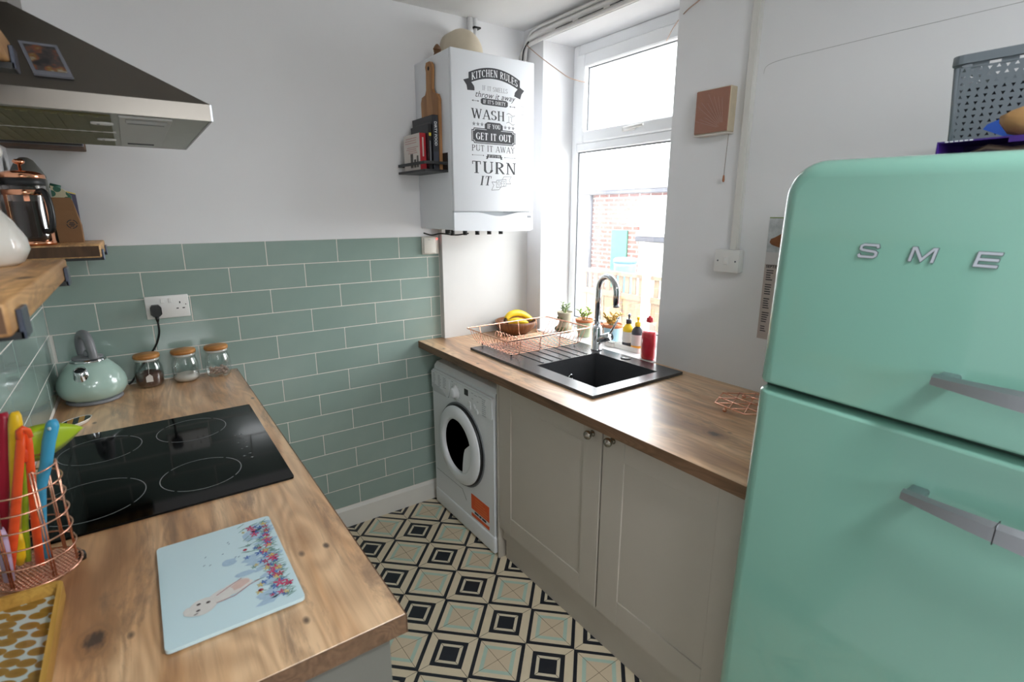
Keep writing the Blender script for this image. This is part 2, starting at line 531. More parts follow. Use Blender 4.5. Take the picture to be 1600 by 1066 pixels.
# ---- window
wf = MB()
FX0, FX1 = 2.335, 2.405
Y0, Y1 = -1.0, -.165; Z0w, Z1w = .92, 2.42
wf.box(FX0,FX1,Y1-.045,Y1,Z0w,Z1w,.006); wf.box(FX0,FX1,Y0,Y0+.045,Z0w,Z1w,.006)
wf.box(FX0,FX1,Y0+.045,Y1-.045,Z1w-.055,Z1w,.006); wf.box(FX0,FX1,Y0+.045,Y1-.045,Z0w,.985,.006)
wf.box(FX0-.005,FX1,Y0+.045,Y1-.045,1.893,1.935,.005)
win = struct('window_1', wf, m_upvc)
s = MB()
ya, yb, za, zb = Y0+.045, Y1-.045, 1.935, 2.365
s.box(FX0-.018,FX1-.01,yb-.062,yb,za,zb,.006); s.box(FX0-.018,FX1-.01,ya,ya+.062,za,zb,.006)
s.box(FX0-.018,FX1-.01,ya+.062,yb-.062,zb-.062,zb,.006); s.box(FX0-.018,FX1-.01,ya+.062,yb-.062,za,za+.058,.006)
build('opening_sash', s, m_upvc, win)
g = MB()
def gasket(mb, x, y0, y1, z0, z1, w=.006):
    mb.box(x, x+.008, y0, y0+w, z0, z1); mb.box(x, x+.008, y1-w, y1, z0, z1); mb.box(x, x+.008, y0+w, y1-w, z0, z0+w); mb.box(x, x+.008, y0+w, y1-w, z1-w, z1)
gasket(g, FX0+.012, ya+.06, yb-.06, za+.056, zb-.06); gasket(g, FX0+.012, Y0+.043, Y1-.043, .983, 1.895, .008)
look(build('gasket', g, m_gasket, win), 'grey rubber glazing seal')
build('pane', MB().box(FX0+.022,FX0+.026,ya+.06,yb-.06,za+.055,zb-.06), m_pane, win)
build('pane', MB().box(FX0+.022,FX0+.026,Y0+.043,Y1-.043,.983,1.895), m_pane, win)
h = MB().box(FX0-.030,FX0-.018,-.64,-.56,1.957,1.977,.004); h.tube([(FX0-.036,-.585,1.967),(FX0-.04,-.62,1.968),(FX0-.036,-.70,1.973)], [.008,.008,.006], 8)
build('window_handle', h, m_white, win)
struct('window_sill_trim', MB().box(2.10, FX0, -1.0, -.165, .90, .931, .003), m_reveal).name = 'trim_2'

# ------------------------------------------------------------------ lettering
def ftext(s, size, ext=.0002, shear=0, align='CENTER', spacing=1.0, bold=0.0):
    c = bpy.data.curves.new('lettering', 'FONT')
    c.body = s; c.size = size; c.extrude = ext; c.shear = shear; c.align_x = align; c.align_y = 'CENTER'
    c.space_character = spacing; c.resolution_u = 3; c.offset = bold
    o = bpy.data.objects.new('lettering', c)
    me = bpy.data.meshes.new_from_object(o)
    mb = MB().add([v.co.copy() for v in me.vertices], [list(p.vertices) for p in me.polygons])
    bpy.data.objects.remove(o); bpy.data.curves.remove(c); bpy.data.meshes.remove(me)
    return mb
# a small serif alphabet, strokes in a 1-high box: L line, A arc (centre, radii, from, to in degrees)
TK, TN = .15, .075
def SF(ch):
    L = lambda x0,y0,x1,y1,w=TK: ('L',x0,y0,x1,y1,w)
    S = lambda x,y,w=.26: ('L',x-w/2,y,x+w/2,y,.055)
    A = lambda cx,cy,rx,ry,a,b,w=TK: ('A',cx,cy,rx,ry,a,b,w)
    G = {
     'A':(.72,[L(.05,0,.36,1,TN),L(.67,0,.36,1),L(.17,.33,.55,.33,.06),S(.07,.03),S(.65,.03,.3)]),
     'C':(.66,[A(.36,.5,.29,.46,45,315),L(.58,.68,.58,.95,.05)]),
     'D':(.70,[L(.14,0,.14,1),A(.26,.5,.36,.47,-90,90),L(.08,.97,.28,.97,.06),L(.08,.03,.28,.03,.06)]),
     'E':(.58,[L(.14,0,.14,1),L(.04,.97,.52,.97,.06),L(.04,.03,.54,.03,.06),L(.14,.52,.42,.52,.06),L(.51,.8,.51,.99,.05),L(.53,.01,.53,.22,.05),L(.42,.42,.42,.62,.05)]),
     'F':(.55,[L(.14,0,.14,1),L(.04,.97,.52,.97,.06),L(.14,.50,.42,.50,.06),L(.51,.8,.51,.99,.05),L(.42,.40,.42,.60,.05),S(.14,.03,.3)]),
     'G':(.70,[A(.36,.5,.29,.46,45,325),L(.58,.68,.58,.95,.05),L(.60,.05,.60,.44),L(.46,.43,.70,.43,.06)]),
     'H':(.74,[L(.14,0,.14,1),L(.60,0,.60,1),L(.14,.51,.6,.51,.06),S(.14,.03),S(.14,.97),S(.60,.03),S(.60,.97)]),
     'I':(.30,[L(.15,0,.15,1),S(.15,.03),S(.15,.97)]),
     'K':(.70,[L(.14,0,.14,1),L(.18,.42,.56,.97,TN),L(.28,.55,.60,.03),S(.14,.03),S(.14,.97),S(.56,.97,.24),S(.62,.03,.24)]),
     'L':(.56,[L(.14,0,.14,1),L(.04,.03,.52,.03,.06),L(.51,.01,.51,.25,.05),S(.14,.97,.28)]),
     'M':(.86,[L(.12,0,.12,1,TN),L(.16,1,.43,.06),L(.70,1,.43,.06,TN),L(.72,0,.72,1),S(.12,.03,.24),S(.11,.97,.2),S(.72,.03),S(.75,.97,.2)]),
     'N':(.74,[L(.13,0,.13,1,TN),L(.13,1,.60,0),L(.61,0,.61,1,TN),S(.13,.03,.24),S(.10,.97,.2),S(.61,.97,.24)]),
     'O':(.72,[A(.36,.5,.29,.46,0,360)]),
     'P':(.60,[L(.14,0,.14,1),A(.26,.73,.27,.24,-90,90),L(.05,.97,.28,.97,.06),L(.14,.49,.28,.49,.06),S(.14,.03,.3)]),
     'R':(.68,[L(.14,0,.14,1),A(.26,.74,.26,.23,-90,90),L(.05,.97,.28,.97,.06),L(.14,.51,.28,.51,.06),L(.30,.5,.60,.03),S(.14,.03,.26),S(.61,.03,.16)]),
     'S':(.56,[A(.28,.73,.20,.23,30,270),A(.28,.27,.22,.23,-150,90),L(.46,.74,.46,.96,.05),L(.07,.04,.07,.26,.05)]),
     'T':(.64,[L(.32,0,.32,1),L(.05,.97,.59,.97,.06),L(.06,.74,.06,.99,.05),L(.58,.74,.58,.99,.05),S(.32,.03,.3)]),
     'U':(.72,[L(.14,.3,.14,1),L(.60,.3,.60,1,TN),A(.37,.3,.23,.27,180,360),S(.14,.97),S(.60,.97,.22)]),
     'W':(1.02,[L(.08,1,.30,0),L(.30,0,.50,.92,TN),L(.50,.92,.72,0),L(.72,0,.93,1,TN),S(.09,.97),S(.48,.97,.2),S(.93,.97,.2)]),
     'Y':(.68,[L(.08,1,.34,.48),L(.60,1,.34,.48,TN),L(.34,0,.34,.48),S(.09,.97,.24),S(.60,.97,.22),S(.34,.03,.28)]),
     "'":(.18,[L(.09,.7,.10,1,.09)]), ' ':(.30,[]), '2':(.56,[A(.28,.72,.22,.24,-20,170,.1),L(.47,.62,.06,.06,.1),L(.05,.04,.54,.04,.08)]),
     '4':(.58,[L(.42,0,.42,1,.1),L(.42,1,.03,.3,.06),L(.03,.28,.55,.28,.07)]), '5':(.56,[L(.14,.95,.5,.95,.08),L(.13,.55,.14,.95,.06),A(.26,.32,.24,.28,-140,120,.1)]),
    }
    return G[ch]
def serif(s, x0, x1, h, z, light=1.0, slant=0.0):
    """list of polygons in the (u, v) plane, word fitted between x0 and x1 with cap height h on baseline z"""
    gap = .10
    tot = sum(SF(c)[0]+gap for c in s)-gap
    k = (x1-x0)/tot; polys = []; x = 0
    for c in s:
        w, st = SF(c)
        for q in st:
            if q[0] == 'L':
                _, ax, ay, bx, by, t = q
                if t >= .07: t *= light
                d = Vector((bx-ax, by-ay)); n = Vector((-d.y, d.x)).normalized()*t/2
                if abs(d.y) > .3 and abs(d.x) > 1e-3:      # slanted stems keep flat ends
                    n = Vector((t/2*1.05, 0))
                pl = [(ax+n.x,ay+n.y),(ax-n.x,ay-n.y),(bx-n.x,by-n.y),(bx+n.x,by+n.y)]
                polys.append(([(x+p, r) for p, r in pl]))
            else:
                _, cx, cy, rx, ry, a, b, t = q
                t *= light
                m = max(6, int(abs(b-a)/22))
                for i in range(m):
                    pa, pb = math.radians(a+(b-a)*i/m), math.radians(a+(b-a)*(i+1)/m)
                    def pt(an, sg):
                        ww = .045+(t/2-.03)*abs(math.cos(an))
                        return (x+cx+(rx+sg*ww)*math.cos(an), cy+(ry+sg*.03)*math.sin(an))
                    polys.append([pt(pa,1),pt(pb,1),pt(pb,-1),pt(pa,-1)])
        x += w+gap
    return [[(x0+(p+slant*r)*k, z+r*h) for p, r in pl] for pl in polys]
def flat(polys, fn):
    """(u, v) polygons to a mesh through fn; wound so that they face the viewer side of fn"""
    mb = MB(); nrm = None
    for i_, pl in enumerate(polys):
        a = sum(pl[i][0]*pl[(i+1)%len(pl)][1]-pl[(i+1)%len(pl)][0]*pl[i][1] for i in range(len(pl)))
        if a < 0: pl = pl[::-1]
        P = [Vector(fn(u, v)) for u, v in pl]
        if nrm is None: nrm = (P[1]-P[0]).cross(P[2]-P[0]).normalized()
        mb.add([p+nrm*(.00001*(i_ % 9)) for p in P], [list(range(len(pl)))])
    return mb

# ------------------------------------------------------------------ left run: cabinets, worktop, hob
LC = thing('base_cabinet', 'grey base cabinet under the hob worktop with plain end panel', 'cabinet', (.28,-.88,0))
build('carcass', MB().box(.004,.555,-1.715,-.02,.10,ZK-.0365), m_cab, LC)
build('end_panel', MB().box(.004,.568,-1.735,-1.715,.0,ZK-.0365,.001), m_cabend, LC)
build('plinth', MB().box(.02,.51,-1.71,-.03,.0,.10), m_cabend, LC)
for y0, y1 in ((-1.71,-1.16),(-1.155,-.60),(-.595,-.03)):
    dd = build('door', MB().box(.555,.575,y0,y1,.12,ZK-.05,.002), m_cab, LC)
    build('knob', MB().lathe([(.006,0),(.006,.012),(.013,.018),(.015,.025),(.010,.032),(0,.034)], (.575,(y0+y1)/2,.76), 16, Matrix.Rotation(PI/2,3,'Y')), m_chrome, dd)
wt = thing('worktop', 'rustic oak effect worktop holding the black hob and kettle', 'worktop', (.295,-.88,ZK-.036))
build('slab', MB().box(.0075,.5895,-1.757,-.0085,ZK-.036,ZK,.0012), m_work, wt)
build('edge_strip', MB().box(.008,.5905,-1.7595,-1.757,ZK-.0355,ZK-.0006), m_workedge, wt)
build('edge_strip', MB().box(.5895,.5915,-1.7595,-.009,ZK-.0355,ZK-.0006), m_workedge, wt)
build('sealant', MB().box(.0075,.55,-.012,-.0075,ZK-.001,ZK+.004), m_skirt, wt)

hob = thing('ceramic_hob', 'black glass four-ring hob set in the oak worktop', 'hob', (.29,-.85,ZK))
build('glass_top', MB().prism([(x,y,ZK+.0005) for x, y in rrect(.2925,-.850,.521,.632,.008)], (0,0,.005)), m_hob, hob)
for cx, cy, rr in ((.147,-.690,.094),(.3695,-.675,.0905),(.140,-1.012,.104),(.3635,-1.012,.089)):
    ring = MB(); n = 72
    for i in range(n):
        a, b = 2*PI*i/n, 2*PI*(i+1)/n
        if i % 18 == 9: continue
        ring.quad(*[(cx+q*math.cos(t), cy+q*math.sin(t), ZK+.0059) for q, t in ((rr,a),(rr+.0022,a),(rr+.0022,b),(rr,b))])
    build('ring_mark', ring, m_ring, hob)
sy = MB()
for (x, y) in ((.470,-.800),(.486,-.800),(.486,-.835),(.470,-.865),(.490,-.870),(.486,-.905),(.472,-.912),(.486,-.955),(.470,-.965),(.486,-.985)):
    sy.join(flat([[(x-.004,y-.001),(x+.004,y-.001),(x+.004,y+.001),(x-.004,y+.001)]], lambda u, v: (u,v,ZK+.0059)))
    sy.join(flat([[(x-.001,y-.004),(x+.001,y-.004),(x+.001,y+.004),(x-.001,y+.004)]], lambda u, v: (u,v,ZK+.00595)))
look(build('control_symbols', sy, m_ring, hob), 'faint grey touch control symbols')

# ------------------------------------------------------------------ cooker hood
hd = thing('cooker_hood', 'stainless steel chimney hood on the left wall above the hob', 'hood', (.0,-.935,1.753))
hx, hy0, hy1, hz = .462, -1.236, -.642, 1.753
cx1, cy0, cy1, cz = .176, -1.06, -.818, 1.953
c = MB()
A_ = [(.002,hy0,hz+.030),(hx,hy0,hz+.030),(hx,hy1,hz+.030),(.002,hy1,hz+.030)]
B_ = [(.002,cy0,cz),(cx1,cy0,cz),(cx1,cy1,cz),(.002,cy1,cz)]
c.add(A_+B_, [(0,1,5,4),(1,2,6,5),(2,3,7,6),(4,5,6,7),(0,3,2,1)])
build('canopy', c, m_steel, hd)
rim = MB()
rim.box(.002,hx,hy0,hy0+.004,hz,hz+.030); rim.box(.002,hx,hy1-.004,hy1,hz,hz+.030); rim.box(hx-.004,hx,hy0+.004,hy1-.004,hz,hz+.030)
rim.box(.002,.006,hy0+.004,hy1-.004,hz,hz+.03)
build('rim_band', rim, m_steel, hd)
build('chimney', MB().box(.002,cx1,cy0,cy1,cz,ZC-.002), m_steel, hd)
build('underside_plate', MB().box(.006,hx-.004,hy0+.004,hy1-.004,hz+.001,hz+.006), metal('matt_steel_underside','#b5b4b0',.5), hd)
m_filter = metal('olive_filter_mesh', '#6d6a4c', .55)
fl = build('grease_filter', MB().box(.012,.300,hy0+.03,-.965,hz-.002,hz+.001,.001), m_filter, hd)
fl2 = build('grease_filter', MB().box(.012,.300,-.958,hy1-.03,hz-.002,hz+.001,.001), m_filter, hd)
sl = MB()
for f0, f1 in ((hy0+.04,-.975),(-.948,hy1-.04)):
    for q in range(14):
        x = .02+q*.0195; sl.box(x,x+.009,f0,f1,hz-.0035,hz-.0018)
sl_o = build('filter_ribs', sl, m_filter, hd); sl_o['kind'] = 'stuff'
for y in (-1.12,-.834):
    lt = build('filter_latch', MB().prism([(x,yy,hz-.006) for x, yy in rrect(.285,y,.036,.026,.012)], (0,0,.003)), m_white, hd)
    build('arrow_mark', MB().prism([(.276,y,hz-.0066),(.281,y+.004,hz-.0066),(.281,y-.004,hz-.0066)], (0,0,.0006)), m_ink, lt)
build('trim_strip', MB().box(.012,.305,-.9645,-.9585,hz-.003,hz+.001), m_white, hd)
m_lc = plain('light_cover_grey', '#a9a9a6', .45)
cv = build('lamp_cover', MB().box(.312,.396,-1.218,-.690,hz-.004,hz+.001,.001), m_lc, hd)
build('lamp_lens', MB().box(.322,.388,-1.205,-1.16,hz-.006,hz-.0035,.001), plain('lens_grey','#8b8b89',.3), cv)
build('slot', MB().box(.325,.385,-1.16,-1.153,hz-.0062,hz-.0038), m_black, cv)
build('slot', MB().box(.325,.380,-.775,-.768,hz-.0062,hz-.0038), m_black, cv)
build('vertical_edge_trim', MB().box(hx-.002,hx+.001,hy0-.001,hy0+.002,hz,hz+.030), m_satin, hd)

# photo magnet on the sloping near face of the hood
nrm = Vector((0,-(cz-hz-.03),-(cy0-hy0)*-1)); 
def on_hood(u, t, d=0):       # u = x, t = 0 at rim .. 1 at chimney
    p = Vector((u, hy0+(cy0-hy0)*t, hz+.030+(cz-hz-.03)*t))
    n = Vector((0,-(cz-hz-.03),(cy0-hy0))).normalized()
    return p+n*d
mg = MB()
a, b, c_, d_ = on_hood(.205,.13), on_hood(.258,.13), on_hood(.240,.50), on_hood(.187,.50)
n_ = Vector((0,-(cz-hz-.03),(cy0-hy0))).normalized()
mg.prism([a+n_*.001,b+n_*.001,c_+n_*.001,d_+n_*.001], n_*.004)
mgo = tag(build('photo_magnet', mg, thin_glass('acrylic_magnet_edge',(.8,.8,.82,1))if False else plain('acrylic_magnet','#65666e',.2)), 'small acrylic photo magnet on the sloping steel face of the hood', 'magnet')
def photo_mat():
    t = NT('blurred_snapshot')
    v = t.coords()
    f = t.noise(v, 45, 2)
    t.set(base=t.ramp(f, [(.36,'#202023'),(.47,'#3c3534'),(.54,'#6b3a2b'),(.60,'#6f5828'),(.68,'#8b8a8a')]), rough=.3)
    return t.m
def lerp4(s, t): return (a*(1-s)+b*s)*(1-t)+(d_*(1-s)+c_*s)*t
build('picture', MB().prism([lerp4(.1,.12)+n_*.005,lerp4(.9,.12)+n_*.005,lerp4(.9,.9)+n_*.005,lerp4(.1,.9)+n_*.005], n_*.0008), photo_mat(), mgo)

# ------------------------------------------------------------------ right run
RW = thing('worktop', 'oak effect worktop along the window wall around the black sink', 'worktop', (1.79,-.97,ZK-.036))
sx0, sx1, sy0, sy1 = 1.600, 2.070, -1.150, -.35    # hole
XF = 1.447
for x0,x1,y0,y1 in ((XF,sx0,-1.856,-.0085),(sx1,XW-.001,-1.856,-.041),(sx0,sx1,-1.856,sy0),(sx0,sx1,sy1,-.041)):
    build('slab', MB().box(x0,x1,y0,y1,ZK-.036,ZK), m_work, RW)
build('edge_strip', MB().box(XF-.002,XF,-1.856,-.0085,ZK-.0355,ZK-.0005), m_workedge, RW)
build('edge_strip', MB().box(XF,1.585,-.0087,-.0072,ZK-.0355,ZK-.0005), m_workedge, RW)

sk_ = thing('sink', 'black composite sink with ribbed drainer set in the oak worktop', 'sink', (1.83,-.75,ZK))
SX0, SX1, SY0, SY1 = 1.572, 2.082, -1.180, -.328
bx0, bx1, by0, by1 = 1.648, 2.000, -1.118, -.755
zr = ZK+.012
rm = MB()
rm.box(SX0,SX1,SY0,by0,ZK+.0003,zr); rm.box(SX0,SX1,by1,SY1-.0,ZK+.0003,zr); rm.box(SX0,bx0,by0,by1,ZK+.0003,zr); rm.box(bx1,SX1,by0,by1,ZK+.0003,zr)
build('rim', rm, m_sink, sk_)
bw = MB(); zb = ZK-.185; i_ = .02
top = [(bx0,by0),(bx1,by0),(bx1,by1),(bx0,by1)]; bot = [(bx0+i_,by0+i_),(bx1-i_,by0+i_),(bx1-i_,by1-i_),(bx0+i_,by1-i_)]
bw.add([(x,y,zr) for x, y in top]+[(x,y,zb) for x, y in bot], [(0,1,5,4),(1,2,6,5),(2,3,7,6),(3,0,4,7),(4,5,6,7)])
bw.f = [f[::-1] for f in bw.f]
out = MB().add([(x,y,zr-.001) for x, y in [(bx0-.006,by0-.006),(bx1+.006,by0-.006),(bx1+.006,by1+.006),(bx0-.006,by1+.006)]]+[(x,y,zb-.006) for x, y in bot], [(0,1,5,4),(1,2,6,5),(2,3,7,6),(3,0,4,7),(4,5,6,7)])
bw.join(out)
build('bowl', bw, m_sink, sk_)
for x in (1.690,1.742,1.794,1.846,1.898,1.950):
    build('drainer_rib', MB().box(x,x+.009,by1+.012,-.42,zr-.0005,zr+.0025,.001), m_sink, sk_)
build('drain', MB().lathe([(.045,0),(.045,.003),(.03,.004),(.028,0)], ((bx0+bx1)/2,(by0+by1)/2,zb), 24), m_chrome, sk_)
ov = MB().lathe([(.0,0.002),(.009,.002),(.010,.006),(.016,.006),(.018,.0)], (1.835,by1-.0110,ZK-.075), 20, Matrix.Rotation(PI/2,3,'X'))
build('overflow', ov, m_chrome, sk_)
build('overflow_hole', MB().lathe([(.008,0),(.008,.0035),(0,.0036)], (1.835,by1-.0110,ZK-.075), 14, Matrix.Rotation(PI/2,3,'X')), m_black, sk_)
build('tap_hole_cover', MB().lathe([(.024,0),(.024,.003),(.02,.005),(0,.005)], (2.045,-.90,zr), 20), m_sink, sk_)

tp = thing('mixer_tap', 'chrome swan-neck mixer tap behind the black sink', 'tap', (2.045,-.712,zr))
tx, ty = 2.045, -.712
build('base_body', MB().lathe([(.027,0),(.027,.006),(.024,.008),(.024,.105),(.020,.115),(.0145,.122)], (tx,ty,zr), 24), m_chrome, tp)
sp = [(tx,ty,zr+.118),(tx,ty,1.20)]
rc = .066
for k in range(0, 19):
    a = PI*k/18
    sp.append((tx-.15*rc*(1-math.cos(a)), ty-rc*(1-math.cos(a)), 1.225+rc*math.sin(a)*1.05))
sp.append((tx-.31*rc, ty-2.02*rc, 1.175)); 
spo = build('spout', MB().tube(sp, .0145, 16), m_chrome, tp)
build('aerator', MB().cyl((tx-.31*rc,ty-2.02*rc,1.176),(tx-.31*rc,ty-2.03*rc,1.164),.0135,.0135,16), m_satin, tp)
lv = build('lever_body', MB().tube([(tx,ty,zr+.045),(tx+.012,ty-.055,zr+.070),(tx+.016,ty-.075,zr+.078)], [.021,.021,.019], 18), m_chrome, tp)
build('lever', MB().tube([(tx+.016,ty-.068,zr+.088),(tx+.022,ty-.085,zr+.125),(tx+.034,ty-.108,zr+.175)], [.006,.0055,.005], 10), m_chrome, lv)

# base cabinets on the right
zc_b, zc_t = .165, .884
def shaker(parent, y0, y1, name='door', st=.088):
    d = build(name, MB().box(1.505,1.516,y0+.004,y1-.004,zc_b+.004,zc_t-.004), m_cab, parent)
    fr = []
    for a, b, c0, c1 in ((y0,y0+st,zc_b,zc_t),(y1-st,y1,zc_b,zc_t)):
        build('stile', MB().box(1.500,1.519,a,b,c0,c1,.0012), m_cab, d)
    for c0, c1 in ((zc_b,zc_b+st),(zc_t-st,zc_t)):
        build('rail', MB().box(1.5002,1.519,y0+st+.0004,y1-st-.0004,c0,c1,.0012), m_cab, d)
    return d
def knob(parent, y, z):
    k = build('knob', MB().lathe([(.010,0),(.012,.002),(.006,.005),(.006,.014),(.014,.019),(.0165,.026),(.014,.032),(.008,.034),(.006,.038),(0,.039)], (1.4995,y,z), 20, Matrix.Rotation(-PI/2,3,'Y')), m_pewter, parent)
    return k
m_pewter = metal('antique_pewter', '#9b958a', .2)
cbs = thing('sink_cabinet', 'stone grey shaker sink cabinet with two pewter knobs', 'cabinet', (1.81,-1.25,0))
build('carcass', MB().box(1.520,2.10,-1.846,-.678,.10,.70), m_cab, cbs)
cr = MB().box(1.520,1.565,-1.846,-.678,.70,ZK-.037); cr.box(1.565,2.10,-.688,-.678,.70,ZK-.037); cr.box(1.565,2.10,-1.846,-1.26,.70,ZK-.037)
build('top_frame', cr, m_cab, cbs)
build('side_panel', MB().box(1.497,2.10,-.6765,-.6695,.0,ZK-.037), m_cab, cbs)
d1_ = shaker(cbs, -1.304, -.680); d2_ = shaker(cbs, -1.845, -1.312, st=.096)
knob(d1_, -1.262, .842); knob(d2_, -1.357, .850)
build('plinth', MB().box(1.530,1.548,-1.846,-.69,.0,.150), m_cab, cbs)

# washing machine
wm = thing('washing_machine', 'white front-loading washing machine under the worktop beside the tiles', 'washing machine', (1.78,-.355,0))
wy0, wy1, wz = -.655, -.058, .822
cab = MB()
pr = [(-.585+1.5+.585,.10)]
prof = [(2.06,.012),(1.502,.012),(1.502,.775),(1.506,.800),(1.522,.818),(1.545,wz),(2.06,wz)]
cab.prism([(x,wy0+.006,z) for x, z in prof], (0,wy1-wy0-.012,0))
build('cabinet', cab, m_enamel, wm)
def wmf(u, v, d=0): return (1.5015-d, wy1-u, v)     # u across from the left edge, v height
# raised fascia with the control panel
build('front_frame', MB().prism([wmf(u,v) for u, v in rrect(.2985,.401,.585,.768,.018)], (-.010,0,0)), m_enamel, wm)
pn = build('control_panel', MB().prism([wmf(u,v,.0102) for u, v in rrect(.325,.728,.52,.098,.014)], (-.0045,0,0)), m_enamel, wm)
dr_ = build('detergent_drawer', MB().prism([wmf(u,v,.0102) for u, v in [(.012,.775),(.20,.775),(.20,.692),(.185,.672),(.03,.666),(.012,.69)]], (-.008,0,0)), m_enamel, wm)
build('drawer_grip', MB().prism([wmf(u,v,.0183) for u, v in [(.02,.712),(.135,.700),(.175,.672),(.03,.668)]], (-.0015,0,0)), plain('shadow_grey_plastic','#b9bcbf',.4), dr_)
dl_ = build('programme_dial', MB().lathe([(.036,0),(.036,.004),(.026,.006),(.024,.020),(.018,.023),(0,.023)], wmf(.262,.722,.0147), 28, Matrix.Rotation(-PI/2,3,'Y')), m_enamel, wm)
build('display', MB().prism([wmf(u,v,.0147) for u, v in rrect(.365,.752,.034,.030,.002)], (-.0012,0,0)), m_blackpl, wm)
for u, v in ((.395,.705),(.435,.700),(.395,.683),(.46,.683)):
    build('push_button', MB().lathe([(.013,0),(.013,.001),(.011,.002),(0,.002)], wmf(u,v,.0147), 18, Matrix.Rotation(-PI/2,3,'Y')), m_enamel, wm)
m_mark = plain('grey_print', '#90949a', .5)
mk = MB(); rnd = random.Random(3)
def dash(mb, u, v, w, hgt=.0026, d=.0150): mb.prism([wmf(u+a,v+b,d) for a, b in ((0,0),(w,0),(w,hgt),(0,hgt))], (-.0003,0,0))
for cu in (.03,.085,.14):
    for q in range(8 if cu < .13 else 7): dash(mk, cu, .765-q*.0085, .018+rnd.random()*.016, d=.0186)
for q in range(9): dash(mk, .505, .758-q*.0095, .02+rnd.random()*.016)
for u, v, w in ((.41,.762,.02),(.44,.758,.024),(.475,.762,.03),(.415,.735,.014),(.46,.732,.014),(.22,.768,.02)): dash(mk, u, v, w)
for k in range(14):
    a = 2*PI*k/14; dash(mk, .262+.043*math.cos(a)-.002, .722+.043*math.sin(a)-.001, .004, .0022)
look(build('printed_legend', mk, m_mark, wm), 'small grey printed programme legend')
bt = ftext('indesit', .026)
bt.tf(Matrix(((0,0,-1,1.5015-.0188),(-1,0,0,wy1-.055),(0,1,0,.690),(0,0,0,1))))
build('maker_lettering', bt, m_mark, wm)
# door
doc = (.305,.462)
def wml(prof, n=48): return MB().lathe(prof, wmf(doc[0],doc[1],.0105), n, Matrix.Rotation(-PI/2,3,'Y'))
build('door_recess', wml([(.212,0),(.214,.003),(.206,.004),(.200,.002)]), m_gasket, wm)
dor = build('door', wml([(.198,.002),(.201,.010),(.200,.020),(.194,.027),(.172,.034),(.146,.036),(.137,.032),(.134,.022),(.133,.014)]), m_enamel, wm)
build('door_seal', MB().lathe([(.2035,.004),(.206,.010),(.2035,.018)], wmf(doc[0],doc[1],.0105), 48, Matrix.Rotation(-PI/2,3,'Y')), m_black, dor)
m_dg = plain('dark_door_glass', '#2b2e31', .12, var=.1, coat=.6)
gp = [(0,.020),(.05,.022),(.10,.028),(.130,.034)]
gl_ = MB().lathe([(.134,.018),(.10,.016),(.05,.014),(0,.013)], wmf(doc[0],doc[1],.0105), 48, Matrix.Rotation(-PI/2,3,'Y'))
build('door_glass', gl_, m_dg, dor)
# moulded hand grip that bites into the glass on the right
gr = []
for k in range(13):
    a = math.radians(-68+(68+22)*k/12); gr.append((doc[0]+.141*math.cos(a), doc[1]+.141*math.sin(a)))
gr += [(doc[0]+.108,doc[1]+.034),(doc[0]+.082,doc[1]+.012),(doc[0]+.070,doc[1]-.02),(doc[0]+.060,doc[1]-.07)]
build('hand_grip', MB().prism([wmf(u,v,.020) for u, v in gr], (-.0225,0,0)), m_enamel, dor)
build('kick_panel', MB().box(1.4865,1.53,wy0-.002,wy1-.004,.010,.100,.010,3), m_enamel, wm)
pc = MB()
pc.box(1.4905,1.4912,wy1-.30,wy1-.02,.215,.2165); pc.prism([(1.4910,wy1-.30,.2165),(1.4910,wy1-.34,.17),(1.4910,wy1-.338,.168),(1.4910,wy1-.298,.2150)], (-.0006,0,0))
build('access_panel_groove', pc, m_gasket, wm)
m_or = plain('orange_label', '#d8531c', .45, var=.05)
lb = build('energy_label', MB().prism([wmf(u,v,.0102) for u, v in ((.385,.232),(.548,.232),(.548,.150),(.385,.150))], (-.0006,0,0)), m_or, wm)
lb2 = MB().prism([wmf(u,v,.0102) for u, v in ((.385,.128),(.548,.128),(.548,.110),(.385,.110))], (-.0006,0,0))
look(build('energy_label', lb2, m_or, wm), 'orange strip of the label')
lt_ = MB(); m_lt = plain('label_print', '#dc7038', .5)
for q, (u0, u1) in enumerate(((.42,.49),(.42,.51),(.42,.525),(.41,.535),(.44,.53))):
    lt_.prism([wmf(u,v,.0108) for u, v in ((u0,.220-q*.014),(u1,.220-q*.014),(u1,.214-q*.014),(u0,.214-q*.014))], (-.0003,0,0))
build('label_lines', lt_, m_lt, wm)
lk = MB()
for u0, u1 in ((.415,.452),(.458,.478),(.484,.520)): lk.prism([wmf(u,v,.0102) for u, v in ((u0,.145),(u1,.145),(u1,.134),(u0,.134))], (-.0004,0,0))
build('label_lines', lk, m_ink, wm)

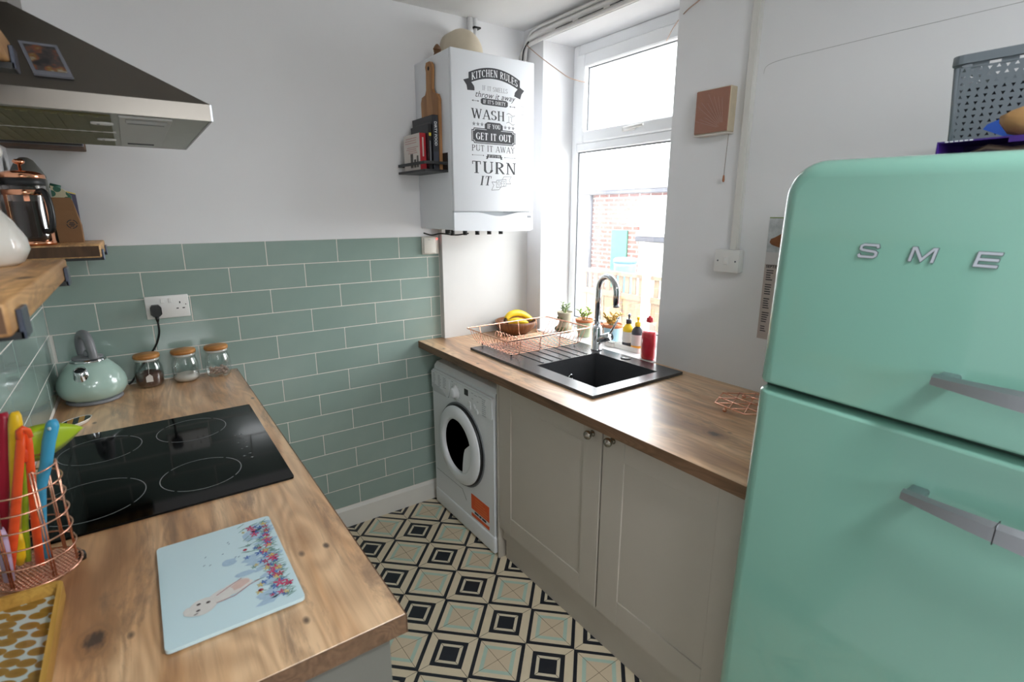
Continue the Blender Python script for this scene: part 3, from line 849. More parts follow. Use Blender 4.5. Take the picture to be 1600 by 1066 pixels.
# ------------------------------------------------------------------ fridge freezer
fr = thing('fridge_freezer', 'mint green retro fridge freezer with steel handles at the worktop end', 'fridge', (1.74,-2.144,0))
fr.rotation_euler = (.02,0,0)      # it leans a touch
fy1, fy0 = -1.844, -2.444
def fdoor(z0, z1, round_top):
    """rounded slab: outline in (y,z), softened edge towards the room, gently bowed front"""
    bm = bmesh.new()
    def outline(ins, x):
        pts = []; y1 = fy1-ins; y0 = fy0+ins; a0 = z0+ins*(.3 if round_top else 1); a1 = z1-ins*(1 if round_top else .3)
        rt = max(.002,(.072-ins) if round_top else .012-ins*.4); rb = max(.002,.012-ins*.4)
        for (cy, cz, r, st) in ((y1-rt,a1-rt,rt,0),(y0+rt,a1-rt,rt,90),(y0+rb,a0+rb,rb,180),(y1-rb,a0+rb,rb,270)):
            for k in range(9):
                a = math.radians(st+90*k/8)
                pts.append(bm.verts.new((x, cy+r*math.cos(a), cz+r*math.sin(a))))
        return pts
    rings = [outline(.0, 1.468)]
    for k in range(7):
        a = PI/2*k/6
        rings.append(outline(.034*(1-math.cos(a)), 1.434-.034*math.sin(a)))
    n = len(rings[0])
    for a, b in zip(rings, rings[1:]):
        for i in range(n):
            bm.faces.new((a[i], a[(i+1)%n], b[(i+1)%n], b[i]))
    bm.faces.new(rings[0][::-1]); bm.faces.new(rings[-1])
    bmesh.ops.recalc_face_normals(bm, faces=bm.faces[:])
    mb = MB().frombm(bm, True)
    for i, f in enumerate(mb.f):
        if len(f) > 4: mb.sm[i] = False
    return mb
body = MB().box(1.485,2.08,fy0+.004,fy1-.004,.06,1.665,.02,3)
build('cabinet_body', body, m_mint, fr)
td = build('door', fdoor(1.2045,1.675,True), m_mint, fr)
bd = build('door', fdoor(.10,1.1945,False), m_mint, fr)
build('door_gap_seal', MB().box(1.455,1.482,fy0+.02,fy1-.012,.12,1.65), plain('dark_green_seal','#23382f',.6), fr)
build('door_gap_cover', MB().box(1.435,1.458,fy0+.02,fy1-.010,1.193,1.206), plain('dark_green_gap','#2c4a3e',.6), fr)
build('foot_plinth', MB().box(1.50,2.06,fy0+.02,fy1-.02,.0,.06), m_black, fr)
def handle(parent, yl, z, split):
    # bar along y standing off the door, tapering deeper towards the right
    sec = []
    n = 12; L = .30; x0 = 1.362
    mb = MB(); k0 = len(mb.v)
    for i in range(n+1):
        t = i/n; y = yl-L*t
        hh = .0085+.010*min(1,t*1.6); dx = .010
        xo = x0-.010*math.sin(PI*t)
        zc = z-.004*t
        pts = [(xo-.006,y,zc+hh*.55),(xo-.007,y,zc-hh),(xo+.008,y,zc-hh-.002),(xo+.012,y,zc+hh*.6),(xo+.004,y,zc+hh)]
        mb.v += [Vector(p) for p in pts]
        if i:
            for q in range(5):
                a = k0+(i-1)*5+q; b = k0+(i-1)*5+(q+1)%5
                mb.f.append([a, b, b+5, a+5]); mb.sm.append(False)
    mb.f.append([k0+q for q in range(5)][::-1]); mb.sm.append(False)
    mb.f.append([k0+n*5+q for q in range(5)]); mb.sm.append(False)
    hb = build('handle', mb, m_satin, parent)
    build('handle_bracket', MB().box(x0-.002,1.401,yl-.030,yl-.002,z-.005,z+.008,.004,2), m_satin, hb)
    build('handle_bracket', MB().box(x0-.002,1.401,yl-.295,yl-.26,z-.012,z+.008,.004,2), m_satin, hb)
    if split: build('handle_joint', MB().box(x0-.0175,x0+.004,yl-.132,yl-.1305,z-.021,z+.0135), m_black, hb)
    return hb
handle(td, -2.166, 1.310, False); handle(bd, -2.160, 1.093, True)
# raised wordmark letters on the freezer door
def ribbon(pts, hw, ext):
    """mitred outline of a stroke along pts -> (left, right) point lists"""
    P = [Vector(p) for p in pts]; n = len(P)
    P[0] = P[0]-(P[1]-P[0]).normalized()*ext; P[-1] = P[-1]+(P[-1]-P[-2]).normalized()*ext
    Lf, Rt = [], []
    for i in range(n):
        d0 = (P[i]-P[i-1]).normalized() if i else (P[1]-P[0]).normalized()
        d1 = (P[i+1]-P[i]).normalized() if i < n-1 else d0
        n0 = Vector((-d0.y,d0.x)); n1 = Vector((-d1.y,d1.x)); m = (n0+n1).normalized(); k = hw/max(.45, m.dot(n0))
        Lf.append(P[i]+m*k); Rt.append(P[i]-m*k)
    return Lf, Rt
def letter(polyl, y, z, w, hgt, slant=.16):
    """raised chrome letter with a thin dark edge"""
    lo = None
    for mat, gr_, t in ((m_lete, .0007, .0030), (m_satin2, 0, .0036)):
        mb = MB()
        for q, st in enumerate(polyl):
            Lf, Rt = ribbon([(p[0]*w, p[1]*hgt) for p in st], 0.0021+gr_, .0018+gr_)
            x0, x1 = 1.4008, 1.4008-t+.0002*q
            k = len(mb.v); n = len(Lf)
            for a, b in zip(Lf, Rt):
                for x, p in ((x0,a),(x0,b),(x1,a),(x1,b)): mb.v.append(Vector((x, y-(p.x+slant*p.y), z+p.y)))
            for i in range(n-1):
                c = k+4*i; d = c+4
                mb.f += [[c+2,c+3,d+3,d+2],[c,c+2,d+2,d],[c+3,c+1,d+1,d+3]]; mb.sm += [False]*3
            mb.f += [[k,k+1,k+3,k+2],[k+4*n-4,k+4*n-2,k+4*n-1,k+4*n-3]]; mb.sm += [False]*2
        o = build('letter' if lo is None else 'letter_face', mb, mat, td if lo is None else lo)
        lo = lo or o
m_lete = plain('letter_dark_edge', '#3d4b50', .4); m_satin2 = plain('letter_chrome', '#c4cad4', .3, metal=.35)
S_ = [[(1,.86),(.95,1),(.15,1),(0,.88),(0,.66),(.12,.56),(.88,.46),(1,.36),(1,.12),(.88,0),(.06,0),(0,.12)]]
M_ = [[(0,0),(0,1),(.10,1),(.5,.08),(.90,1),(1,1),(1,0)]]
E_ = [[(1,1),(0,1),(0,0),(1,0)],[(0,.5),(.95,.5)]]
G_ = [[(1,.85),(.9,1),(.12,1),(0,.88),(0,.12),(.12,0),(.9,0),(1,.12),(1,.5),(.55,.5)]]
letter(S_, -2.0085, 1.4985, .027, .0215); letter(M_, -2.0895, 1.4985, .032, .021); letter(E_, -2.1785, 1.4985, .026, .020); letter(G_, -2.266, 1.4985, .028, .020)

# ------------------------------------------------------------------ boiler with its lettering
BX0, BX1, BY = 1.490, 1.934, -.3484
bo = thing('boiler', 'white wall-hung boiler covered in kitchen rules lettering beside the window', 'boiler', (1.712,-.175,1.49))
m_boil = plain('boiler_white_enamel', '#e0e3e8', .3, var=.012)
build('casing', MB().box(BX0,BX1,BY+.016,-.002,1.500,2.250,.004,2), m_boil, bo)
build('front_panel', MB().box(BX0,BX1,BY,BY+.0155,1.581,2.251,.005,2), m_boil, bo)
fpan = MB(); n = 14; pp = []
for k in range(n+1):
    t = k/n; pp.append((BX0+(BX1-BX0)*t, BY+.002, 1.5785-.018*math.sin(PI*min(1,max(0,(t-.25)/.6)))**2))
pts = [(BX0,BY+.002,1.498),(BX0+.30,BY+.002,1.489),(BX1-.02,BY+.002,1.489),(BX1,BY+.002,1.496)]
fpan.prism(pp[::-1]+pts, (0,.014,0))
build('lower_flap', fpan, m_boil, bo)
build('flap_backing', MB().box(BX0+.002,BX1-.002,BY+.012,BY+.017,1.50,1.585), plain('shaded_grey_plastic','#9ea3a8',.5), bo)
build('flap_badge', MB().box(BX1-.035,BX1-.012,BY+.0005,BY+.003,1.552,1.562,.001), m_inkg, bo)
build('dark_slot', MB().box(BX0+.27,BX0+.42,BY+.002,BY+.006,1.5785,1.5815), m_gasket, bo)
und = MB()
for x in (1.56,1.63,1.70,1.77,1.84): und.cyl((x,-.20,1.47),(x,-.20,1.50),.011,.011,10)
und.cyl((1.515,-.24,1.482),(1.515,-.24,1.5),.014,.014,12)
build('pipe_stub', und, m_black, bo)
pd = BY-.0004
pl0 = lambda d: (lambda u, v: (u, pd-d, v))
def decal(name, polys, mat, d=0.0):
    return build(name, flat(polys, pl0(d)), mat, bo)
def dtext(name, s, cx, cz, size, mat, d=0.0, shear=0, sp=1.0, bold=0.0, rot=0, w=None):
    mb = ftext(s, size, .00005, shear, 'CENTER', sp, bold)
    if w:
        xs = [v.x for v in mb.v]; k = w/(max(xs)-min(xs)); mb.tf(Matrix.Diagonal((k,1,1,1)))
    if rot: mb.tf(Matrix.Rotation(rot, 4, 'Z'))
    mb.tf(Matrix(((1,0,0,cx),(0,0,-1,pd-d-.0001),(0,1,0,cz),(0,0,0,1))))
    return build(name, mb, mat, bo)
# banner
bc = 1.713
def arch(u): return -.245*((u-bc)/.14)**2*.14
ban = []; N_ = 20
for k in range(N_):
    ua, ub = 1.577+(1.850-1.577)*k/N_, 1.577+(1.850-1.577)*(k+1)/N_
    ban.append([(ua,2.152+arch(ua)),(ub,2.152+arch(ub)),(ub,2.196+arch(ub)),(ua,2.196+arch(ua))])
tl_ = [[(1.550,2.131),(1.577,2.136),(1.588,2.112),(1.606,2.103),(1.608,2.094),(1.570,2.092),(1.568,2.113)],]
tr_ = [[(1.874,2.121),(1.848,2.135),(1.838,2.112),(1.819,2.103),(1.818,2.094),(1.852,2.084),(1.858,2.106)],]
tl_ = [[(1.550,2.131),(1.577,2.140),(1.580,2.110),(1.566,2.112)],[(1.566,2.112),(1.580,2.110),(1.606,2.104),(1.606,2.094),(1.570,2.092)],[(1.577,2.140),(1.604,2.112),(1.606,2.104),(1.580,2.110)]]
tr_ = [[(1.875,2.123),(1.848,2.136),(1.846,2.104),(1.860,2.106)],[(1.860,2.106),(1.846,2.104),(1.820,2.102),(1.818,2.094),(1.852,2.084)],[(1.848,2.136),(1.822,2.110),(1.820,2.102),(1.846,2.104)]]
look(decal('lettering_banner', ban, m_ink, .0003), 'dark arched banner')
look(decal('banner_tail', tl_, m_ink), 'dark banner tail'); look(decal('banner_tail', tr_, m_ink), 'dark banner tail')
kr = serif('KITCHEN RULES', 1.592, 1.836, .029, 2.1595, 1.0)
kr = [[(u, v+arch(u)) for u, v in pl] for pl in kr]
look(decal('lettering', kr, m_inkw, .0006), 'white letters KITCHEN RULES')
look(decal('lettering', serif('IF IT SMELLS', 1.646, 1.781, .019, 2.1005, .85), m_inkg), 'grey letters IF IT SMELLS')
dtext('lettering', 'throw it away', 1.713, 2.081, .036, m_ink, 0, .35, 1.05, 0, 0, .214)
def pill(x0, x1, z0, z1, notch=.006):
    return [[(x0,z0+notch),(x0+notch*1.6,z0),(x1-notch*1.6,z0),(x1,z0+notch),(x1,z1-notch),(x1-notch*1.6,z1),(x0+notch*1.6,z1),(x0,z1-notch)]]
decal('lettering_plaque', pill(1.637,1.783,2.0415,2.0685), m_ink)
look(decal('lettering', serif("IF IT'S DIRTY", 1.650, 1.770, .015, 2.0475, .95), m_inkw, .0003), 'white letters IF IT IS DIRTY')
def rect(x0, x1, z0, z1): return [(x0,z0),(x1,z0),(x1,z1),(x0,z1)]
for xa, xb, z in ((1.592,1.628,2.0535),(1.792,1.825,2.0475)):
    decal('arrow', [rect(xa,xb,z-.0008,z+.0008),[(xa-.001,z),(xa+.008,z-.004),(xa+.006,z),(xa+.008,z+.004)],[(xb+.001,z),(xb-.008,z-.004),(xb-.006,z),(xb-.008,z+.004)]], m_ink)
look(decal('lettering', serif('WASH', 1.589, 1.764, .0405, 1.9815), m_ink), 'large dark letters WASH')
look(decal('lettering', serif('IT', 1.784, 1.812, .022, 1.983, .6), m_inkg), 'small grey letters IT')
def swirl(x0, x1, z, s):
    o = []
    for k in range(8):
        t0, t1 = k/8, (k+1)/8
        z0_, z1_ = z+s*.005*math.sin(t0*2*PI), z+s*.005*math.sin(t1*2*PI)
        o.append([(x0+(x1-x0)*t0,z0_-.001),(x0+(x1-x0)*t1,z1_-.001),(x0+(x1-x0)*t1,z1_+.001),(x0+(x1-x0)*t0,z0_+.001)])
    return o
decal('flourish', swirl(1.776,1.824,2.0125,1)+swirl(1.774,1.822,1.975,1), m_ink)
def star(cx, cz, r):
    p = [(cx+(r if k % 2 == 0 else r*.42)*math.sin(PI*k/5), cz+(r if k % 2 == 0 else r*.42)*math.cos(PI*k/5)) for k in range(10)]
    return [[(cx,cz),p[k],p[(k+1)%10]] for k in range(10)]
for cx in (1.600,1.621,1.642): decal('star', star(cx,1.9585,.0105), m_inkg)
for cx in (1.768,1.790,1.812): decal('star', star(cx,1.9555,.0105), m_inkg)
plq = [[(1.587,1.886),(1.596,1.886),(1.600,1.878),(1.812,1.878),(1.816,1.886),(1.826,1.886),(1.826,1.935),(1.816,1.935),(1.812,1.943),(1.600,1.943),(1.596,1.935),(1.587,1.935)]]
inn = [[(1.591,1.890),(1.600,1.890),(1.603,1.882),(1.809,1.882),(1.812,1.890),(1.822,1.890),(1.822,1.931),(1.812,1.931),(1.809,1.939),(1.603,1.939),(1.600,1.931),(1.591,1.931)]]
inn2 = [[(u*.976+1.7065*.024, v*.93+1.9105*.07) for u, v in inn[0]]]
decal('lettering_plaque', plq, m_ink)
decal('plaque_outline', [[(u,v) for u,v in inn[0]]], m_inkw, .0002); decal('lettering_plaque', inn2, m_ink, .0004)
decal('lettering_plaque', pill(1.656,1.754,1.934,1.971,.010), m_ink, .0006)
look(decal('lettering', serif('IF YOU', 1.670, 1.740, .019, 1.944, 1.0), m_inkw, .0009), 'white letters IF YOU')
look(decal('lettering', serif('GET IT OUT', 1.610, 1.801, .030, 1.894, 1.15), m_inkw, .0008), 'white letters GET IT OUT')
look(decal('lettering', serif('PUT IT AWAY', 1.587, 1.820, .026, 1.8455, .8), m_ink), 'dark letters PUT IT AWAY')
decal('lettering_plaque', [rect(1.668,1.745,1.820,1.834),[(1.661,1.814),(1.672,1.814),(1.672,1.826),(1.661,1.826),(1.665,1.820)],[(1.741,1.814),(1.752,1.814),(1.748,1.820),(1.752,1.826),(1.741,1.826)]], m_ink)
look(decal('lettering', serif("IF IT'S ON", 1.675, 1.738, .009, 1.8225, .9), m_inkw, .0003), 'small white letters')
def dot(cx, cz, r): return [(cx+r*math.cos(2*PI*k/8), cz+r*math.sin(2*PI*k/8)) for k in range(8)]
for xa, xb, z in ((1.590,1.648,1.828),(1.765,1.823,1.8245)):
    decal('rule', [rect(xa,xb,z-.0006,z+.0006),dot(xa,z,.0025),dot(xb,z,.0025)], m_ink)
look(decal('lettering', serif('TURN', 1.585, 1.830, .052, 1.7505, .95), m_ink), 'large dark letters TURN')
look(decal('lettering', serif('IT', 1.627, 1.684, .041, 1.6985, .95, .16), m_ink), 'dark slanted letters IT')
def outline(p, w=.0018, close=True):
    o = []
    for k in range(len(p) if close else len(p)-1):
        a = Vector(p[k]); b = Vector(p[(k+1)%len(p)]); d = (b-a).normalized(); nn = Vector((-d.y,d.x))*w/2; e = d*w/2
        o.append([tuple(a-e-nn),tuple(b+e-nn),tuple(b+e+nn),tuple(a-e+nn)])
    return o
ob = [(1.718,1.690),(1.772,1.698),(1.772,1.728),(1.718,1.722)]
decal('ribbon_outline', outline(ob)+outline([(1.718,1.714),(1.692,1.714),(1.702,1.700),(1.690,1.678),(1.730,1.680),(1.742,1.692)],close=False)+outline([(1.772,1.708),(1.798,1.708),(1.790,1.724),(1.801,1.742),(1.760,1.740),(1.750,1.727)],close=False), m_ink)
look(decal('lettering', serif('OFF', 1.724, 1.767, .021, 1.6985, .5), m_ink), 'thin letters OFF')
vt = serif('T245', 0, .062, .014, 0, .6)
look(decal('lettering', [[(1.858+b*1.0+.0, 2.062-a) for a, b in pl] for pl in vt], m_inkg), 'small pencilled sideways characters')

# flue elbow, old pipe stubs and mill on top of the boiler
m_old = plain('yellowed_plastic', '#cfc3ad', .5, var=.10, scale=10)
fl_ = thing('flue_elbow', 'yellowed boiler flue elbow rising from the boiler top', 'flue', (1.70,-.14,2.25))
build('collar', MB().lathe([(.085,0),(.085,.012),(.074,.014),(.074,.03)], (1.70,-.14,2.2515), 32), m_old, fl_)
eb = []
for k in range(13):
    a = PI/2*k/12; eb.append((1.70, -.14+.06-.06*math.cos(a)*1.0-.0, 2.28+.082*math.sin(a)))
build('elbow', MB().tube([(1.70,-.14,2.275)]+[(1.70,-.14+.075*(1-math.cos(PI/2*k/10)),2.285+.060*math.sin(PI/2*k/10)) for k in range(11)]+[(1.70,-.003,2.345)], .073, 28), m_old, fl_)
pl_ = thing('pipe_stubs', 'painted old pipe stubs in the ceiling corner above the boiler', 'pipes', (1.80,-.02,2.25))
build('pipe', MB().cyl((1.812,-.03,2.27),(1.812,-.03,2.495),.009,.009,10), m_wall, pl_)
build('pipe', MB().cyl((1.790,-.018,2.36),(1.790,-.018,2.498),.014,.014,10), m_wall, pl_)
build('pipe_clip', MB().box(1.797,1.837,-.045,-.012,2.450,2.458,.002), m_black, pl_)
ml = thing('pepper_mill', 'small brown wooden mill on top of the boiler', 'mill', (1.535,-.15,2.251))
m_mill = plain('dark_mill_wood','#6a4a30',.55,var=.2,scale=60)
build('mill_body', MB().lathe([(.018,0),(.020,.008),(.014,.022),(.017,.032)], (1.535,-.15,2.2515), 16), m_mill, ml)
build('mill_cap', MB().lathe([(.012,.032),(.019,.038),(.012,.050),(.006,.058),(0,.060)], (1.535,-.15,2.2515), 16), m_mill, ml)
# receiver with red lamp under the boiler
rc_ = thing('heating_receiver', 'white heating receiver with red light under the boiler corner', 'controller', (1.532,-.02,1.37))
build('backplate', MB().box(1.484,1.578,-.022,-.0075,1.371,1.459,.003,2), m_old if False else plain('aged_white_plastic','#cfcbc2',.4), rc_)
build('cover', MB().box(1.490,1.556,-.030,-.0215,1.376,1.455,.003,2), plain('aged_white_plastic','#cfcbc2',.4), rc_)
t = NT('red_lamp'); t.set(base='#ff2a20', emit=(1,.05,.04,1), estr=4.0)
build('red_light', MB().ball((1.567,-.0235,1.447),.0038,10), t.m, rc_)
build('maker_mark', MB().box(1.512,1.526,-.0305,-.0299,1.4425,1.4445), m_inkg, rc_)
cb = MB().tube(smooth_arc([(1.49,-.03,1.478),(1.52,-.06,1.468),(1.55,-.10,1.476),(1.60,-.16,1.470),(1.65,-.2,1.478)],6), .0035, 6)
look(build('boiler_cable', cb, m_black, bo), 'black cable looping under the boiler')

# ------------------------------------------------------------------ rack on the boiler side, with board and books
rk = thing('book_rack', 'black metal rack on the left side of the boiler', 'rack', (1.435,-.16,1.755))
build('back_plate', MB().box(1.4865,1.4895,-.305,-.025,1.752,1.835), m_black, rk)
build('tray', MB().box(1.375,1.4865,-.305,-.025,1.752,1.762), m_black, rk)
rl = MB(); rl.box(1.375,1.381,-.305,-.025,1.784,1.796); rl.box(1.381,1.4865,-.305,-.299,1.784,1.796); rl.box(1.381,1.4865,-.031,-.025,1.784,1.796)
build('guard_rail', rl, m_black, rk)
def profile_yz(pts, x0, x1, name, mat, label=None, cat=None, group=None, parent=None):
    mb = MB().prism([(x0,y,z) for y, z in pts], (x1-x0,0,0))
    return build(name, mb, mat, parent)
yc = -.182
hp = [(yc-.080,1.7625),(yc+.080,1.7625),(yc+.084,2.065),(yc+.074,2.086),(yc+.040,2.092),(yc+.028,2.110),(yc+.024,2.185),(yc+.030,2.205),(yc+.020,2.222),(yc-.012,2.222),(yc-.028,2.210),(yc-.030,2.19),(yc-.024,2.110),(yc-.036,2.092),(yc-.070,2.082),(yc-.084,2.060)]
pb = thing('paddle_board', 'wooden paddle chopping board standing upright in the boiler side rack', 'chopping board', (1.477,yc,1.7625))
build('board', MB().prism([(1.4705,y,z) for y, z in hp], (.015,0,0)), m_paddle, pb)
build('hang_hole', MB().lathe([(.0085,0),(.0085,.0006),(0,.0008)], (1.4703,yc-.002,2.195), 16, Matrix.Rotation(-PI/2,3,'Y')), plain('dark_hole','#2a1c12',.8), pb)
m_page = plain('page_block', '#d8d2c2', .8)
def book(name, label, x0, x1, ys, yd, z1, mat_c, mat_s, lean=0.0, group=None):
    """upright book, spine towards the room at y=ys, cover facing the tiles"""
    b = thing(name, label, 'book', ((x0+x1)/2,(ys+yd)/2,1.7625), group)
    z0 = 1.7625
    build('cover', MB().box(x0,x0+.0025,ys,yd,z0,z1), mat_c, b)
    build('cover', MB().box(x1-.0025,x1,ys,yd,z0,z1), mat_c, b)
    sp_ = build('spine', MB().box(x0,x1,ys-.002,ys,z0,z1,.0008), mat_s, b)
    build('page_block', MB().box(x0+.0026,x1-.0026,ys+.0005,yd-.003,z0+.003,z1-.003), m_page, b)
    return b, sp_
m_dk = plain('dark_book_cloth', '#23252b', .4, var=.35, scale=30); m_dk2 = plain('charcoal_book_spine', '#2c2e36', .4)
b1, s1 = book('cookbook', 'large dark cookbook with white title on its spine in the boiler rack', 1.440, 1.468, -.262, -.062, 1.992, m_dk, m_dk2)
st1 = ftext('DIRTY FOOD', .017, .0002, 0, 'CENTER', 1.0, .0002); st1.tf(Matrix(((0,1,0,1.454),(0,0,-1,-.2645),(-1,0,0,1.915),(0,0,0,1))))
build('spine_lettering', st1, m_inkw, s1)
build('spine_band', MB().box(1.4415,1.4665,-.2646,-.2638,1.795,1.84), m_inkg if False else plain('slate_band','#3a3d49',.4), s1)
cvp = MB()
for y0, y1, z0, z1 in ((-.25,-.10,1.95,1.965),(-.24,-.16,1.925,1.94),(-.2,-.08,1.90,1.905)): cvp.box(1.4392,1.4399,y0,y1,z0,z1)
build('cover_print', cvp, plain('cover_grey','#4b4a50',.5), b1)
b2, s2 = book('cookbook', 'slim black book with yellow spine spot in the boiler rack', 1.422, 1.437, -.255, -.08, 1.955, m_dk, plain('black_spine','#191a1d',.4))
build('spine_spot', MB().box(1.424,1.435,-.2578,-.2570,1.905,1.918), plain('yellow_spot','#d9c23a',.4), s2)
build('spine_lettering', MB().box(1.4275,1.4315,-.2578,-.2570,1.80,1.885), m_inkg, s2)
m_redb = plain('red_book_spine', '#b3202c', .4, var=.04); m_wc = plain('white_book_cover', '#cfc8c2', .45, var=.05)
b3, s3 = book('cookbook', 'small white book with red spine in the boiler rack', 1.390, 1.4195, -.232, -.065, 1.918, m_wc, m_redb)
build('spine_lettering', MB().box(1.402,1.408,-.2348,-.2340,1.82,1.90), m_wc, s3)
bp_ = MB(); rnd = random.Random(5)
for q in range(7):
    zz = 1.90-q*.010 if q < 3 else 1.885-q*.008; bp_.box(1.3893,1.3899,-.215+rnd.random()*.02,-.12+rnd.random()*.04,zz,zz+.003)
build('cover_print', bp_, plain('pale_red_print','#b98d88',.5), b3)
fg = MB()
for y0, y1, z1 in ((-.215,-.20,1.825),(-.19,-.17,1.81),(-.16,-.135,1.835)): fg.box(1.3891,1.3899,y0,y1,1.775,z1)
build('cover_picture', fg, plain('muted_cover_figures','#4d4a44',.5,var=.5,scale=80), b3)

# ------------------------------------------------------------------ window wall fixtures
vh = thing('extractor_box', 'square brown wall box wrapped in clear film with hanging pull cord', 'extractor fan', (XW,-1.21,1.86))
FXv = XW-.042; vy0, vy1, vz0, vz1 = -1.280, -1.139, 1.860, 2.013
m_raw = plain('raw_cream_edge', '#c4b69e', .9, var=.15, scale=40, bump=.3)
build('box_side', MB().box(FXv+.003,XW-.0005,vy0,vy1,vz0,vz1,.002), m_raw, vh)
m_brk = plain('terracotta_cover', '#a3705c', .8, var=.12, scale=30, bump=.15)
build('cover', MB().box(FXv,FXv+.004,vy0+.003,vy1-.001,vz0+.003,vz1-.003,.001), m_brk, vh)
def film():
    t = NT('cling_film'); t.t.nodes.remove(t.p)
    tr = t.n('ShaderNodeBsdfTransparent'); tr.inputs[0].default_value = (.95,.95,.95,1); gl = t.n('ShaderNodeBsdfGlossy'); gl.inputs['Roughness'].default_value = .25
    mx = t.n('ShaderNodeMixShader'); t.l(tr.outputs[0], mx.inputs[1]); t.l(gl.outputs[0], mx.inputs[2]); mx.inputs[0].default_value = .06
    t.l(mx.outputs[0], t.out.inputs[0]); return t.m
fm = MB(); gx, gz = 10, 10; rnd = random.Random(9)
for i in range(gx+1):
    for j in range(gz+1):
        y = vy0-.002+(vy1-vy0+.004)*i/gx; z = vz0-.003+(vz1-vz0+.006)*j/gz
        fm.v.append(Vector((FXv-.002-.004*rnd.random(), y+.003*(rnd.random()-.5), z+.004*(rnd.random()-.5))))
for i in range(gx):
    for j in range(gz):
        a = i*(gz+1)+j; fm.f.append([a,a+1,a+gz+2,a+gz+1]); fm.sm.append(True)
build('plastic_film', fm, film(), vh)
cr_ = MB()
for k in range(10):
    a = math.radians(96+7.5*k); r1 = .085+.06*rnd.random()
    p = Vector((FXv-.004, vy0+.018, vz0+.010)); q = p+Vector((0, -math.cos(a)*r1, math.sin(a)*r1))
    q.y = min(q.y, vy1-.006); q.z = min(q.z, vz1-.006); cr_.tube([p+(q-p)*.2, q], .0006, 4)
o_ = look(build('film_crease', cr_, plain('pale_film_crease','#cba99b',.3), vh), 'pale crease in the film'); o_['kind'] = 'stuff'
build('film_edge', MB().box(FXv-.001,XW-.001,vy0-.001,vy1+.001,vz0-.006,vz0-.001,.001), plain('white_film_edge','#d5cfc8',.5), vh)
build('pull_cord', MB().tube([(XW-.022,-1.274,1.853),(XW-.020,-1.270,1.78),(XW-.018,-1.267,1.712)], .0009, 5), plain('cord_grey','#7b6a5c',.8), vh)
build('cord_pull', MB().lathe([(.003,0),(.005,.006),(.003,.022),(.001,.026)], (XW-.018,-1.267,1.687), 10), plain('wooden_pull','#a56a48',.5), vh)
sw_ = thing('light_switch', 'white single light switch at the foot of the cable trunking', 'switch', (XW,-1.32,1.36))
build('back_box', MB().box(XW-.030,XW-.008,-1.372,-1.272,1.360,1.443,.003,2), m_white, sw_)
build('face_plate', MB().box(XW-.036,XW-.030,-1.372,-1.272,1.360,1.443,.002,2), m_white, sw_)
build('back_box_flange', MB().box(XW-.008,XW-.0005,-1.370,-1.274,1.362,1.441,.002), m_white, sw_)
build('rocker', MB().box(XW-.040,XW-.0355,-1.330,-1.312,1.388,1.415,.002,2), m_white, sw_)
for y in (-1.286,-1.358): build('screw_cap', MB().lathe([(.0035,0),(.003,.001),(0,.0012)], (XW-.036,y,1.402), 10, Matrix.Rotation(-PI/2,3,'Y')), m_gasket, sw_)
tk = thing('cable_trunking', 'white cable trunking running from the switch up to the ceiling', 'trunking', (XW,-1.334,1.443))
build('channel', MB().box(XW-.018,XW-.0005,-1.350,-1.319,1.4435,ZC-.001,.001), plain('trunking_white','#d2d0cb',.45), tk)
build('channel_lid', MB().box(XW-.021,XW-.018,-1.347,-1.322,1.4435,ZC-.001,.001), plain('trunking_white','#d2d0cb',.45), tk)
# calendar
cl = thing('wall_calendar', 'slim photo calendar open at September partly behind the fridge', 'calendar', (XW,-1.53,1.13))
m_calp = plain('calendar_taupe_paper', '#b5a9a4', .7, var=.02); 
build('sheet', MB().box(XW-.003,XW-.001,-1.620,-1.4535,1.130,1.400), m_calp, cl)
build('sheet', MB().box(XW-.0034,XW-.001,-1.620,-1.4535,1.400,1.4415), plain('calendar_pale_paper','#c9c6c6',.7), cl)
def calphoto():
    t = NT('calendar_photograph'); f = t.noise(t.coords((1,1,1)), 26, 4)
    t.set(base=t.ramp(f, [(.3,'#9da2a6'),(.6,'#c4c8cb'),(.8,'#8f9b93')]), rough=.5); return t.m
build('photograph', MB().box(XW-.0034,XW-.001,-1.620,-1.4535,1.4415,1.5585), calphoto(), cl)
an = [(-1.47,1.468),(-1.462,1.476),(-1.466,1.488),(-1.48,1.494),(-1.50,1.506),(-1.53,1.516),(-1.56,1.52),(-1.60,1.51),(-1.60,1.46),(-1.55,1.457),(-1.50,1.459)]
look(build('pictured_animal', MB().prism([(XW-.0034,y,z) for y, z in an], (-.0004,0,0)), plain('russet_brown_print','#7d4a26',.6,var=.3,scale=60), cl), 'russet brown animal in the photograph')
build('top_strip', MB().box(XW-.004,XW-.001,-1.620,-1.4535,1.5585,1.5615), plain('olive_strip','#6f8a3a',.5), cl)
def wallprint(mb, y, z, name, mat):
    mb.tf(Matrix(((0,0,-1,XW-.0037),(-1,0,0,y),(0,1,0,z),(0,0,0,1)))); return build(name, mb, mat, cl)
wallprint(ftext('SEPTEMBER', .0145, .0001, 0, 'LEFT', 1.05, .0003), -1.459, 1.392, 'lettering', m_ink)
tm = MB(); rnd = random.Random(2); z = 1.380
for blk in range(5):
    for q in range(5 if blk < 4 else 3):
        tm.box(XW-.0034,XW-.0031,-1.4625-.016-rnd.random()*.010,-1.4625,z-.0035,z); z -= .0082
    z -= .0095
build('date_list', tm, m_ink, cl)
pe = MB().tube(smooth_arc([(XW-.0004,-1.372,2.035),(XW-.0004,-1.40,2.064),(XW-.0004,-1.6,2.070),(XW-.0004,-2.05,2.071)],6), .0006, 4)
tag(build('pencil_line', pe, plain('pencil_grey','#a3a2a2',.8)), 'faint curved pencil line drawn on the wall above the fridge', 'mark')
